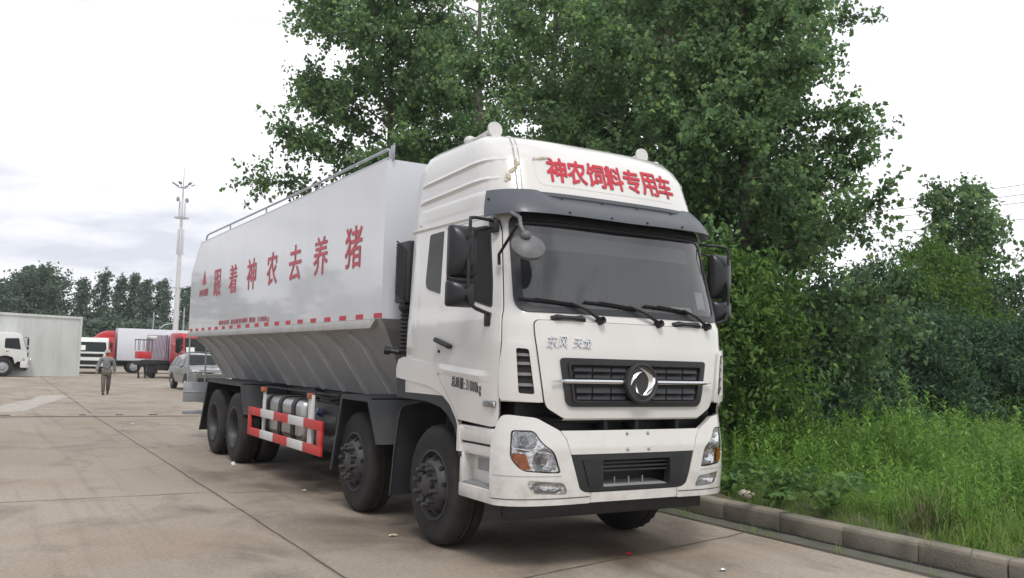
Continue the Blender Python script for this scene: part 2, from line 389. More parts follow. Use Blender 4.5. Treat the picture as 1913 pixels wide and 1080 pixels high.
# ------------------------------------------------------------ ground, kerb, markings
def concrete_mat():
    mt, ns, ln, b = newmat('yard_concrete')
    t = ns.new("ShaderNodeTexCoord")
    def noise(scale, detail=6, st=(1, 1, 1), rough=.55, dist=0):
        mpn = ns.new("ShaderNodeMapping"); mpn.inputs['Scale'].default_value = st; ln.new(t.outputs['Object'], mpn.inputs[0])
        n = ns.new("ShaderNodeTexNoise"); n.inputs['Scale'].default_value = scale; n.inputs['Detail'].default_value = detail; n.inputs['Roughness'].default_value = rough; n.inputs['Distortion'].default_value = dist
        ln.new(mpn.outputs[0], n.inputs['Vector']); return n.outputs[0]
    def ramp(src, a, ca, b_, cb):
        r = ns.new("ShaderNodeValToRGB"); r.color_ramp.elements[0].position = a; r.color_ramp.elements[0].color = (*ca, 1); r.color_ramp.elements[1].position = b_; r.color_ramp.elements[1].color = (*cb, 1)
        ln.new(src, r.inputs[0]); return r.outputs[0]
    def mixc(fac, a, c, mode='MIX'):
        m_ = ns.new("ShaderNodeMix"); m_.data_type = 'RGBA'; m_.blend_type = mode
        if isinstance(fac, float): m_.inputs[0].default_value = fac
        else: ln.new(fac, m_.inputs[0])
        for k, s_ in ((6, a), (7, c)):
            if isinstance(s_, tuple): m_.inputs[k].default_value = (*s_, 1)
            else: ln.new(s_, m_.inputs[k])
        return m_.outputs[2]
    W = (1, 1, 1); K = (0, 0, 0)
    base = ramp(noise(.22, 5, (1, .6, 1)), .35, (.270, .226, .178), .66, (.355, .307, .252))
    base = mixc(ramp(noise(.9, 7, (1, .7, 1), .62, .6), .50, K, .68, (.7, .7, .7)), base, (.135, .115, .095))
    base = mixc(ramp(noise(.45, 4, (.6, 1, 1)), .52, K, .70, (.7, .7, .7)), base, (.28, .205, .148))
    base = mixc(ramp(noise(1.3, 5, (3.2, .10, 1), .6), .54, K, .72, (.38, .38, .38)), base, (.15, .125, .10))
    # oil and mud under and beside the truck, darkened further for its painted shade
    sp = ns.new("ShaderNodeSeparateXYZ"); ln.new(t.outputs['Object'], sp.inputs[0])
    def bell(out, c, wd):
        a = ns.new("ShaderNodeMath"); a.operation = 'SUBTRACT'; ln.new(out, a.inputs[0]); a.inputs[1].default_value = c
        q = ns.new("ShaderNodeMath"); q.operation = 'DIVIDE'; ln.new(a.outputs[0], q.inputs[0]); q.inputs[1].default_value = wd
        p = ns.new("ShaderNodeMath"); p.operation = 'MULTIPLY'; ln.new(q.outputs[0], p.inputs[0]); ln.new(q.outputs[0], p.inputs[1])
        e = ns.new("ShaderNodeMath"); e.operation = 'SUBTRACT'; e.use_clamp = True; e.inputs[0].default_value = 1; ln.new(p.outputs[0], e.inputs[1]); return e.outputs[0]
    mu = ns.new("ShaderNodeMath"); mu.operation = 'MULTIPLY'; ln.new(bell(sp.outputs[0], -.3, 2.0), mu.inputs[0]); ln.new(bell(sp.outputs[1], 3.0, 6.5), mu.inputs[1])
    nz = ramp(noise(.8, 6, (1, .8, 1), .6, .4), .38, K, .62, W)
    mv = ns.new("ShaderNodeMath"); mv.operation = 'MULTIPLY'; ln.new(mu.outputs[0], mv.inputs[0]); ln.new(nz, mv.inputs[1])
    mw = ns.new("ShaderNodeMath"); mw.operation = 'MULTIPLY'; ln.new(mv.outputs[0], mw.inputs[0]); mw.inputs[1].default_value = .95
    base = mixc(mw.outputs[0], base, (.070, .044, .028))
    spots = ramp(noise(1.7, 3, (1, .45, 1), .5, .3), .73, K, .77, (.75, .75, .75)); base = mixc(spots, base, (.07, .06, .05))
    fine = ramp(noise(26, 10, (1, 1, 1), .72), .32, (.72, .72, .72), .68, (1.16, 1.16, 1.16)); base = mixc(1.0, base, fine, 'MULTIPLY')
    ln.new(base, b.inputs['Base Color'])
    rr_ = ns.new("ShaderNodeMapRange"); rr_.inputs['To Min'].default_value = .82; rr_.inputs['To Max'].default_value = .5; ln.new(mv.outputs[0], rr_.inputs[0]); ln.new(rr_.outputs[0], b.inputs['Roughness'])
    b.inputs['Specular IOR Level'].default_value = .35
    bp = ns.new("ShaderNodeBump"); bp.inputs['Distance'].default_value = .004; bp.inputs['Strength'].default_value = .7; ln.new(noise(30, 8), bp.inputs['Height']); ln.new(bp.outputs[0], b.inputs['Normal'])
    return mt
M['concrete'] = concrete_mat()
M['kerb'] = pmat('weathered_kerb_concrete', (.235, .21, .168), .85, var=.2, scale=3, col2=(.12, .115, .085), fac=(.42, .75), bump=.006, bscale=45)
M['gutter'] = pmat('mossy_gutter_concrete', (.115, .11, .092), .85, scale=2.5, col2=(.075, .08, .055), fac=(.4, .65), bump=.006, bscale=30)
M['joint'] = pmat('dark_joint_filler', (.095, .075, .058), .9, scale=9, col2=(.10, .085, .066))
M['soil'] = pmat('verge_soil', (.10, .085, .055), .95, scale=2, col2=(.055, .065, .03), bump=.05, bscale=6)
M['paint'] = pmat('worn_white_paint', (.55, .54, .50), .7, scale=12, col2=(.33, .30, .26), fac=(.4, .6))
M['pale'] = pmat('pale_worn_concrete', (.42, .385, .345), .8, scale=3, col2=(.30, .27, .235), fac=(.35, .65))

def sheet(name, pts, z, mat):
    mb = MB(); mb.add([(p[0], p[1], z) for p in pts], [tuple(range(len(pts)))]); o = mb.build(name, mat, None, 0, kind='structure'); return o
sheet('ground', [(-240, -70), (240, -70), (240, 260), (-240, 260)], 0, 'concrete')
# verge: raised soil behind the kerb
mb = MB(); rng = random.Random(5)
nx, ny = 40, 60
vx = [2.60 + 120 * (i / nx) ** 2.2 for i in range(nx + 1)]; vy = [-25 + 51 * (j / ny) for j in range(ny + 1)]
vs = []
for i, x in enumerate(vx):
    for y in vy: vs.append((x, y, .15 + (0 if i < 2 else rng.uniform(-.04, .07))))
mb.add(vs, [(i * (ny + 1) + j, (i + 1) * (ny + 1) + j, (i + 1) * (ny + 1) + j + 1, i * (ny + 1) + j + 1) for i in range(nx) for j in range(ny)])
mb.add([(2.60, -25, .15), (2.60, 26, .15), (2.60, 26, -.2), (2.60, -25, -.2)], [(0, 1, 2, 3)])
mb.build('verge_ground', 'soil', None, 40, kind='structure')
# kerb stones
mb = MB(); y = -24.0; k = 0
prof = [(2.452, -.05), (2.446, .15), (2.456, .178), (2.478, .19), (2.615, .19), (2.625, .18), (2.625, -.05)]
while y < 26:
    y2 = y + .80; g = .006 if k % 5 else .016
    jx = rng.uniform(-.006, .006); jz = rng.uniform(-.006, .006)
    mb.prism([(p[0] + jx, p[1] + jz) for p in prof], 1, y + g, y2 - g, .004); y = y2; k += 1
mb.build('kerb', 'kerb', None, 30, kind='structure')
sheet('gutter', [(2.045, -25), (2.45, -25), (2.45, 26), (2.045, 26)], .006, 'gutter')
def ribbon(name, a, b, wd, z, mat, seed, jit=.25, n=None, wob=.012):
    rg = random.Random(seed); a = Vector(a); b = Vector(b); L = (b - a).length; n = n or int(L * 6) + 2; d = (b - a).normalized(); q = Vector((-d.y, d.x)); vs = []; ww = 0
    for i in range(n):
        p = a + (b - a) * i / (n - 1); ww = ww * .8 + rg.uniform(-1, 1) * wob * .5
        for s_ in (-1, 1):
            e = p + q * (ww + s_ * wd * .5 * (1 + rg.uniform(-jit, jit))); vs.append((e.x, e.y, z))
    mb = MB(); mb.add(vs, [(2 * i, 2 * i + 1, 2 * i + 3, 2 * i + 2) for i in range(n - 1)]); return mb.build(name, mat, None, 0, kind='structure')
ribbon('gutter_slot', (2.40, -25), (2.40, 26), .07, .011, 'seam', 1, .35)
ribbon('gutter_slot', (2.10, -25), (2.10, 26), .05, .011, 'joint', 2, .5)
ribbon('pavement_joint', (-2.36, -6), (-2.04, 18.3), .018, .004, 'joint', 3, .5)
ribbon('pavement_joint', (-2.18, 3.86), (-40, 4.1), .016, .004, 'joint', 4, .4, 120)
ribbon('pavement_joint', (-2.10, 3.75), (2.04, 3.3), .012, .0045, 'joint', 5, .5)
ribbon('pavement_joint', (-2.30, -1.72), (2.04, -.715), .014, .004, 'joint', 6, .6, wob=.02)
ribbon('pavement_joint', (-2.2, 10.9), (-40, 11.4), .012, .0045, 'joint', 7, .6, 120)
ribbon('pavement_joint', (-14, -6), (-14, 60), .03, .004, 'joint', 8, .5)
ribbon('pavement_joint', (-2.0, 18.9), (-1.0, 60), .03, .004, 'joint', 9, .5)
ribbon('drain_channel', (-40, 19.3), (14, 17.2), .30, .004, 'joint', 10, .1, 200)
mb = MB(); rg = random.Random(11)
for i in range(14):
    x = -8.6 + i * .9 + rg.uniform(-.1, .1); yy = 18.35 - (x + 1) * .039
    if rg.random() < .6: mb.box((x, yy, .010), (rg.uniform(.15, .3), .08, .012), .004, (-.04, 0, 0))
mb.build('drain_grate', 'seam', None, 20, kind='structure')
ribbon('road_marking', (-.95, 14.95), (1.2, 14.6), .16, .0045, 'paint', 12, .2)
ribbon('road_marking', (-1.0, 11.05), (-.6, 10.95), .08, .0045, 'paint', 13, .2)
ribbon('road_marking', (-.4, 30.5), (3.6, 29.8), .12, .0045, 'paint', 14, .3)
mb = MB(); rg = random.Random(15)
P = [(-4.6, 19.6), (-3.7, 19.8), (-3.1, 22.5), (-2.2, 26.5), (-1.5, 29.5), (-2.6, 29.8), (-3.2, 26.2), (-4.1, 22.8)]
mb.patch([(p[0] + rg.uniform(-.1, .1), p[1] + rg.uniform(-.2, .2)) for p in rpoly(P, .3)], lambda u, v, o: (u, v, .004), 0, res=2); mb.build('pale_patch', 'pale', None, 0, kind='structure')
rg = random.Random(21)
for k, (x, y, a, L) in enumerate([(-4.3, -1.4, .4, 1.2), (-6.5, 9.5, .1, 4)]):
    ribbon('pavement_crack', (x, y), (x + L * math.cos(a), y + L * math.sin(a)), .007, .0042, 'joint', 30 + k, .8, int(L * 9), .07)
# paper scraps and a pale stone
def scrap(x, y, r, seed, mat, label, name='paper_scrap', cat='litter', h=.02, z=0, group='scraps of litter on the concrete'):
    rg = random.Random(seed); mb = MB(); n = 9
    for lay in range(2):
        P = [(r * math.cos(6.283 * k / n) * rg.uniform(.5, 1.1), r * .6 * math.sin(6.283 * k / n) * rg.uniform(.5, 1.1)) for k in range(n)]
        mb.add([(p[0], p[1], rg.uniform(.006, h)) for p in P] + [(0, 0, h * rg.uniform(.8, 1.4))], [(k, (k + 1) % n, n) for k in range(n)])
        mb.add([(p[0] * .9, p[1] * .9, .005) for p in P], [tuple(range(n))])
    o = mb.build(name, mat, None, 0, loc=(x, y, z)); tag(o, label, cat, group); return o
gl = 'small white paper scrap lying on the concrete beside the truck'
scrap(-1.186, 3.571, .035, 1, 'paper', 'crumpled white scrap on the brown concrete between side guard and second wheel')
scrap(.592, -1.898, .035, 2, 'paper', 'white paper scrap on the concrete ahead of the bumper near the gutter')
scrap(-1.832, 14.397, .07, 3, 'paper', 'white scrap beside the pavement joint, nearer one of the two by the drain')
scrap(-1.555, 15.0, .06, 4, 'paper', 'white scrap beside the pavement joint, farther one of the two by the drain')
scrap(-1.31, .50, .05, 5, 'foam', 'small tan leaf scrap on the ground beside the front wheel', 'dry_leaf')
scrap(.259, -1.08, .035, 6, 'red', 'small red scrap on the concrete under the front bumper')
scrap(-1.36, 6.4, .04, 7, 'paper', 'white scrap against the foot of the foremost rear tyre', h=.06)
b_ = bmesh.new(); bmesh.ops.create_icosphere(b_, subdivisions=2, radius=.09)
for v in b_.verts: v.co = Vector((v.co.x * 1.2, v.co.y, v.co.z * .75)) * random.Random(int(v.co.x * 999)).uniform(.85, 1.1)
o = MB().bm(b_).build('stone', pmat('pale_stone', (.50, .42, .36), .85, scale=10, bump=.01), None, 40, loc=(2.82, .02, .24)); tag(o, 'pale pinkish stone among the leaves behind the kerb', 'stone')

# ------------------------------------------------------------ cab and bumper surfaces: level tables of (z, half width, front y, start of the corner curve)
import math
# z, hw, yf, ymid
CAB=[(1.15,1.205,-1.45,-.95),(1.45,1.215,-1.47,-.95),(1.8,1.215,-1.465,-.95),(2.03,1.21,-1.445,-.93),(2.11,1.20,-1.415,-.87),(2.9,1.172,-1.205,-.6),
(3.2,1.155,-1.105,-.5),(3.45,1.13,-1.01,-.42),(3.56,1.10,-.93,-.38),(3.66,1.055,-.80,-.32),(3.72,.99,-.62,-.26),(3.76,.90,-.38,-.14),(3.785,.76,-.1,.05),(3.795,.5,.15,.2)]
BUM=[(.45,1.19,-1.44,-.95),(.53,1.215,-1.465,-.95),(.75,1.23,-1.48,-.95),(1.0,1.225,-1.475,-.95),(1.28,1.20,-1.44,-.95)]
NE=3.5
def lv(T,z):
    if z<=T[0][0]: return T[0][1:]
    for a,b in zip(T,T[1:]):
        if z<=b[0]:
            t=(z-a[0])/(b[0]-a[0]); return tuple(a[i]+(b[i]-a[i])*t for i in (1,2,3))
    return T[-1][1:]
_tab=[]
def _mk():
    s=0;px,py=0,-.5
    for i in range(0,401):
        th=i/400*math.pi/2
        x=1.2*math.sin(th)**(2/NE); y=-.5*max(0,math.cos(th))**(2/NE)
        s+=math.hypot(x-px,y-py); px,py=x,y; _tab.append((s,th))
_mk(); SQ=_tab[-1][0]
def th_of(s):
    a=abs(s)
    if a>=SQ: return math.pi/2
    lo,hi=0,400
    while hi-lo>1:
        m=(lo+hi)//2
        if _tab[m][0]<=a: lo=m
        else: hi=m
    s0,t0=_tab[lo];s1,t1=_tab[hi]
    return t0+(t1-t0)*(a-s0)/max(1e-9,s1-s0) if a>s0 else t0*a/max(1e-9,s0) if lo==0 else t0
def S(T,s,z,off=0.):
    hw,yf,ym=lv(T,z); th=th_of(s); d=ym-yf
    x=hw*math.sin(th)**(2/NE); y=ym-d*max(0,math.cos(th))**(2/NE)
    if abs(s)>SQ: y+=abs(s)-SQ
    sg=1 if s>=0 else -1
    if off:
        e=.004
        def q(s_,z_):
            h,f,m=lv(T,z_);t=th_of(s_);dd=m-f
            X=h*math.sin(t)**(2/NE);Y=m-dd*max(0,math.cos(t))**(2/NE)
            if abs(s_)>SQ: Y+=abs(s_)-SQ
            return (X,Y,z_)
        a=abs(s);p0=q(max(0,a-e),z);p1=q(a+e,z);p2=q(a,z-e);p3=q(a,z+e)
        u=[p1[i]-p0[i] for i in range(3)];v=[p3[i]-p2[i] for i in range(3)]
        n=(u[1]*v[2]-u[2]*v[1],u[2]*v[0]-u[0]*v[2],u[0]*v[1]-u[1]*v[0])
        L=math.sqrt(sum(k*k for k in n)) or 1
        n=[k/L for k in n]
        if a<.01: n[0]=0
        return (sg*(x+n[0]*off),y+n[1]*off,z+n[2]*off)
    return (sg*x,y,z)

# ------------------------------------------------------------ the feed truck (front towards -Y, its right side at -X)
truck = empty('feed_truck', (0, 0, 0))
tag(truck, 'large white four-axle bulk feed truck with red lettering and a red and white side guard', 'truck')
fC = lambda s_, z, off=0.: S(CAB, s_, z, off)
fB = lambda s_, z, off=0.: S(BUM, s_, z, off)
def sideC(sgn):
    def f(y, z, off=0.):
        hw, yf, ym = lv(CAB, z); d = ym - yf
        x = hw
        if y < ym: x = hw * max(0., 1 - min(.999, (ym - y) / d) ** NE) ** (1 / NE)
        return (sgn * (x + off), y, z)
    return f
sR, sL = sideC(-1), sideC(1)
def flat(sgn, x0):
    return lambda y, z, off=0.: (sgn * (x0 + off), y, z)

# cab shell with a real windscreen opening
WS, WZ0, WZ1 = 1.075, 2.10, 2.87
us = sorted(set([round(x, 4) for x in np.linspace(0, SQ, 34)] + [WS]))
us = [-u for u in reversed(us[1:])] + us
zs = [1.36, 1.45, 1.6, 1.8, 1.95, 2.03, WZ0, 2.2, 2.35, 2.5, 2.65, 2.78, WZ1, 2.9, 3.0, 3.1, 3.2, 3.3, 3.38, 3.45, 3.5, 3.56, 3.61, 3.66, 3.69, 3.72, 3.74, 3.76, 3.775, 3.785, 3.795]
def shell(inset, mb, zlim=9, rear=.62):
    zl = [z for z in zs if z <= zlim]
    rows = []
    for z in zl:
        row = [fC(u, z, -inset) if z < 3.6 or not inset else fC(u, z, 0) for u in us]
        hw = lv(CAB, z)[0] - inset; yr = rear - (0 if z < 3.5 else (z - 3.5) * .35) - inset; y0 = lv(CAB, z)[2]
        rc = .05
        def sidepts(sg):
            p = [(sg * hw, y0 + (yr - rc - y0) * t, z) for t in (.2, .4, .6, .8, 1)]
            p += [(sg * (hw - rc * .3), yr - rc * .3, z), (sg * (hw - rc), yr, z)]
            return p
        row = list(reversed(sidepts(-1))) + row + sidepts(1)
        rows.append(row)
    n = len(rows[0]); vs = [p for r_ in rows for p in r_]; fs = []
    k0 = 7 + us.index(-WS); k1 = 7 + us.index(WS)
    for j in range(len(zl) - 1):
        hole = WZ0 - 1e-6 <= zl[j] and zl[j + 1] <= WZ1 + 1e-6
        for i in range(n):
            i2 = (i + 1) % n
            if hole and k0 <= i < k1: continue
            fs.append((j * n + i, j * n + i2, (j + 1) * n + i2, (j + 1) * n + i))
    fs.append(tuple((len(zl) - 1) * n + i for i in range(n)))
    mb.add(vs, fs)
mb = MB(); shell(0, mb); cab = mb.build('cab', 'cab_white', truck, 30)
mb = MB(); shell(.03, mb, 3.2, .6)
mb.grid(lambda u, v, o: (u, v, 1.72), [-1.17, 1.17], [-1.25, .58])
mb.build('cab_lining', 'interior', cab)
# interior
mb = MB(); mb.grid(lambda u, v, o: fC(u, 2.09, -.04 - v) if v < .1 else fC(u * .93, 2.09 - (v - .1) * .6, -.04 - v), list(np.linspace(-1.05, 1.05, 22)), [0, .05, .12, .3, .45])
mb.box((.55, -.93, 2.05), (.55, .3, .14), .05)
mb.build('dashboard', 'dash', cab)
mb = MB(); mb.lathe([(.012 * math.cos(a) , .21 + .014 * math.sin(a)) for a in np.linspace(0, 2 * math.pi, 9)], (.55, -.74, 2.16), (0, .75, .66), 32)
for a in (0, 2.1, 4.2):
    ax = Vector((0, .75, .66)).normalized(); u_ = ax.orthogonal().normalized(); w_ = ax.cross(u_)
    mb.tube([(.55, -.74, 2.16), Vector((.55, -.74, 2.16)) + (u_ * math.cos(a) + w_ * math.sin(a)) * .2], .014, 6)
mb.build('steering_wheel', 'black', cab)
for x in (-.55, .55):
    mb = MB(); mb.box((x, -.1, 2.05), (.5, .5, .18), .06); mb.box((x, .18, 2.42), (.5, .16, .66), .07, (0, 0, R(-8))); mb.box((x, .24, 2.82), (.28, .12, .2), .05)
    mb.build('seat', 'seat', cab)
mb = MB(); mb.grid(lambda u, v, o: fC(u, v, -.10 + o), list(np.linspace(-.98, .98, 16)), [2.66, 2.8], .01)
mb.build('sun_blind', 'interior', cab)

MB().box((-.80, .50, 2.42), (.42, .03, .52), .01).build('reflection_panel', 'paper', cab)  # pale panel added to imitate a window reflection in the windscreen
# windscreen
seal_o = rpoly([(-1.125, 2.085), (1.125, 2.085), (1.10, 2.91), (-1.10, 2.91)], [.13, .13, .10, .10], 6)
seal_i = rpoly([(-1.045, 2.135), (1.045, 2.135), (1.03, 2.835), (-1.03, 2.835)], [.10, .10, .08, .08], 6)
mb = MB(); mb.grid(lambda u, v, o: fC(u, v, .004 + o), list(np.linspace(-1.07, 1.07, 46)), list(np.linspace(2.105, 2.865, 12)))
wsn = mb.build('windscreen', 'wind', truck)
mb = MB(); mb.patch(seal_o, fC, .012, .03, [seal_i], .05); mb.build('windscreen_seal', 'satin_black', wsn)
mb = MB(); mb.patch(rpoly([(.42, 2.165), (.72, 2.165), (.69, 2.205), (.45, 2.205)], .01), fC, -.006); mb.patch(rpoly([(.80, 2.2), (.93, 2.2), (.93, 2.36), (.80, 2.36)], .01), fC, -.006)
mb.build('permit_sticker', 'paper', wsn)
# wipers
for s0, s1, s2 in ((-.384, -.663, -1.085), (.234, -.065, -.512), (.817, .541, .118)):
    mb = MB(); a = Vector(fC(s0, 2.035, .03)); b = Vector(fC(s1, 2.162, .05))
    mb.lathe([(0, .0), (.05, .022), (.055, .03), (0, .034), (-.03, .034)], fC(s0, 2.03, .012), (0, -1, .2), 14)
    mb.tube([a, a.lerp(b, .5) + Vector((0, -.012, .012)), b], [.017, .013, .009], 6)
    mb.build('wiper_arm', 'black', wsn)
    mb = MB(); mb.tube([fC(s1 + .10 + (s2 - s1 - .10) * t, 2.145 + .04 * t + .006 * math.sin(t * 3), .022) for t in np.linspace(0, 1, 8)], .011, 5)
    mb.tube([fC(s1 + .02 + (s2 - s1) * .75 * t, 2.158 + .03 * t, .04) for t in np.linspace(0, 1, 6)], .006, 5)
    mb.build('wiper_blade', 'black', wsn)
# grab handles under the windscreen
for a, b in ((-.835, -.525), (.41, .74)):
    mb = MB(); P = [fC(a + (b - a) * t, 2.036, .034 if .08 < t < .92 else .005) for t in (0, .06, .15, .35, .65, .85, .94, 1)]
    mb.tube(P, [.022, .024, .024, .018, .018, .024, .024, .022], 8); mb.build('grab_handle', 'satin_black', truck)

# front panel, corner panels, doors: each over a dark gap
fp = [(-.975, 2.02), (.975, 2.02), (.968, 1.90), (.925, 1.62), (.885, 1.37), (.862, 1.318), (.72, 1.236), (-.72, 1.236), (-.862, 1.318), (-.885, 1.37), (-.925, 1.62), (-.968, 1.90)]
fp = rpoly(fp, [.05, .05, .05, .05, .03, .03, .03, .03, .03, .03, .05, .05])
big = lambda P, k, c: [(c[0] + (p[0] - c[0]) * (1 + k), c[1] + (p[1] - c[1]) * (1 + k * 1.6)) for p in P]
mb = MB(); mb.patch(big(fp, .008, (0, 1.63)), fC, .003, .0); mb.build('panel_gap', 'seam', truck)
panel = MB().patch(fp, fC, .016, .03).build('front_panel', 'cab_white', truck, 25)
# lower roll of the front panel
mb = MB(); mb.grid(lambda u, v, o: fC(u, 1.236 - .02 * v, .016 - .03 * v * v), list(np.linspace(-.72, .72, 20)), [0, .5, 1]); mb.build('panel_lip', 'cab_white', panel)
for sg in (-1, 1):
    cp = [(1.215, 1.845), (.985, 1.818), (.945, 1.62), (.905, 1.36), (1.235, 1.375), (1.245, 1.60)]
    vt = rpoly([(1.115, 1.792), (1.02, 1.784), (.968, 1.425), (1.09, 1.432)], .02)
    cp = rpoly(cp, .03)
    if sg < 0: cp, vt = mir(cp), mir(vt)
    cpo = MB().patch(cp, fC, .030, .04, [vt]).build('corner_panel', 'cab_white', truck, 25)
    mb = MB(); mb.patch(vt, fC, .004)
    mb.build('air_vent', 'seam', cpo)
    for z in (1.50, 1.585, 1.67, 1.74):
        e0 = .968 + (z - 1.425) * .145; e1 = 1.09 + (z - 1.432) * .07
        mb = MB(); mb.grid(lambda u, v, o: fC(sg * u, z + v, .012 - v * .6 + o), list(np.linspace(e0, e1, 5)), [-.014, .01], .006); mb.build('vent_slat', 'satin_black', cpo)

# chrome lettering on the panel
mb = MB(); lettering(mb, '东风', (-.885, 1.80, -.70, 1.895), fC, .01, .03, .016, slant=.18)
lettering(mb, '天龙', (-.655, 1.805, -.48, 1.88), fC, .0, .03, .016, slant=.18); mb.build('nameplate_lettering', 'chrome', panel, 0)
# grille
gro = rpoly([(-.768, 1.722), (.768, 1.722), (.712, 1.375), (.672, 1.330), (-.672, 1.330), (-.712, 1.375)], [.04, .04, .02, .03, .03, .02])
gri = rpoly([(-.700, 1.680), (.700, 1.680), (.645, 1.372), (-.645, 1.372)], .03)
grille = MB().patch(gro, fC, .035, .025, [gri]).build('grille', 'satin_black', truck, 30)
MB().patch(gro, fC, .020).build('grille_back', 'seam', grille)
mb = MB(); mb.patch(rpoly([(-.705, 1.685), (.705, 1.685), (.65, 1.367), (-.65, 1.367)], .03), fC, .05, .02, [rpoly([(-.69, 1.670), (.69, 1.670), (.635, 1.382), (-.635, 1.382)], .03)]); mb.build('grille_rim', 'dark_steel', grille)
for z in (1.636, 1.581, 1.466, 1.412):
    lim = .648 - (1.66 - z) * .13
    for a, b in ((.145, .285), (.30, .468), (.483, lim)):
        for sg in (-1, 1):
            u0, u1 = (a, b) if sg > 0 else (-b, -a); mb = MB()
            mb.grid(lambda u, v, o: fC(u + (v * .5 if True else 0), z + v, .024 + .028 * (.5 - v / .04) + o), list(np.linspace(u0, u1, 5)), [-.020, .020], .008)
            mb.build('grille_slat', 'satin_black', grille)
for sg in (-1, 1):
    mb = MB(); mb.grid(lambda u, v, o: fC(sg * u, 1.533 + v * (1 if u < .72 else max(.15, (.84 - u) / .12)), .062 - abs(v) * .6 + o), list(np.linspace(.16, .835, 18)), [-.016, -.006, .006, .016], .012); mb.build('chrome_bar', 'chrome', grille)
# emblem: a dark ring with chrome crescents
ec = Vector(fC(0, 1.527, .075)); er = .168
mb = MB(); mb.lathe([(-.05, er), (0, er), (.012, er * .97), (.014, er * .90), (.004, er * .84), (.002, 0)], ec, (0, -1, .03), 48); emb = mb.build('emblem', 'dark_steel', truck, 30)
def crescent(mb, p0, p1, b1, b2, n=18):
    p0, p1 = Vector(p0), Vector(p1); c = (p0 + p1) / 2; d = p1 - p0; nn = Vector((-d.y, d.x))
    A = []; B = []
    for i in range(n + 1):
        t = i / n; h = math.sin(math.pi * t) ** .8; A.append(p0 + d * t + nn * b1 * h); B.append(p0 + d * t + nn * b2 * h)
    def P(q, o): return (ec.x + q.x * er * .98, ec.y - .006 - o, ec.z + q.y * er * .98)
    vs = [P(q, 0) for q in A] + [P(q, 0) for q in B] + [P((A[i] + B[i]) / 2, .016 * math.sin(math.pi * i / n) + .002) for i in range(n + 1)]
    fs = []
    for i in range(n):
        fs += [(i, i + 1, 2 * n + 3 + i, 2 * n + 2 + i), (2 * n + 2 + i, 2 * n + 3 + i, n + 2 + i, n + 1 + i)]
    mb.add(vs, fs)
mb = MB()
crescent(mb, (-.80, -.12), (.84, .32), -.46, -.40)
crescent(mb, (-.76, -.16), (.05, .60), .24, .06)
crescent(mb, (-.24, .78), (-.02, -.66), .62, .36)
crescent(mb, (-.42, .10), (.26, -.80), -.26, -.17)
crescent(mb, (.80, .34), (.42, -.34), .05, .18)
mb.build('emblem_mark', 'badge', emb, 0)
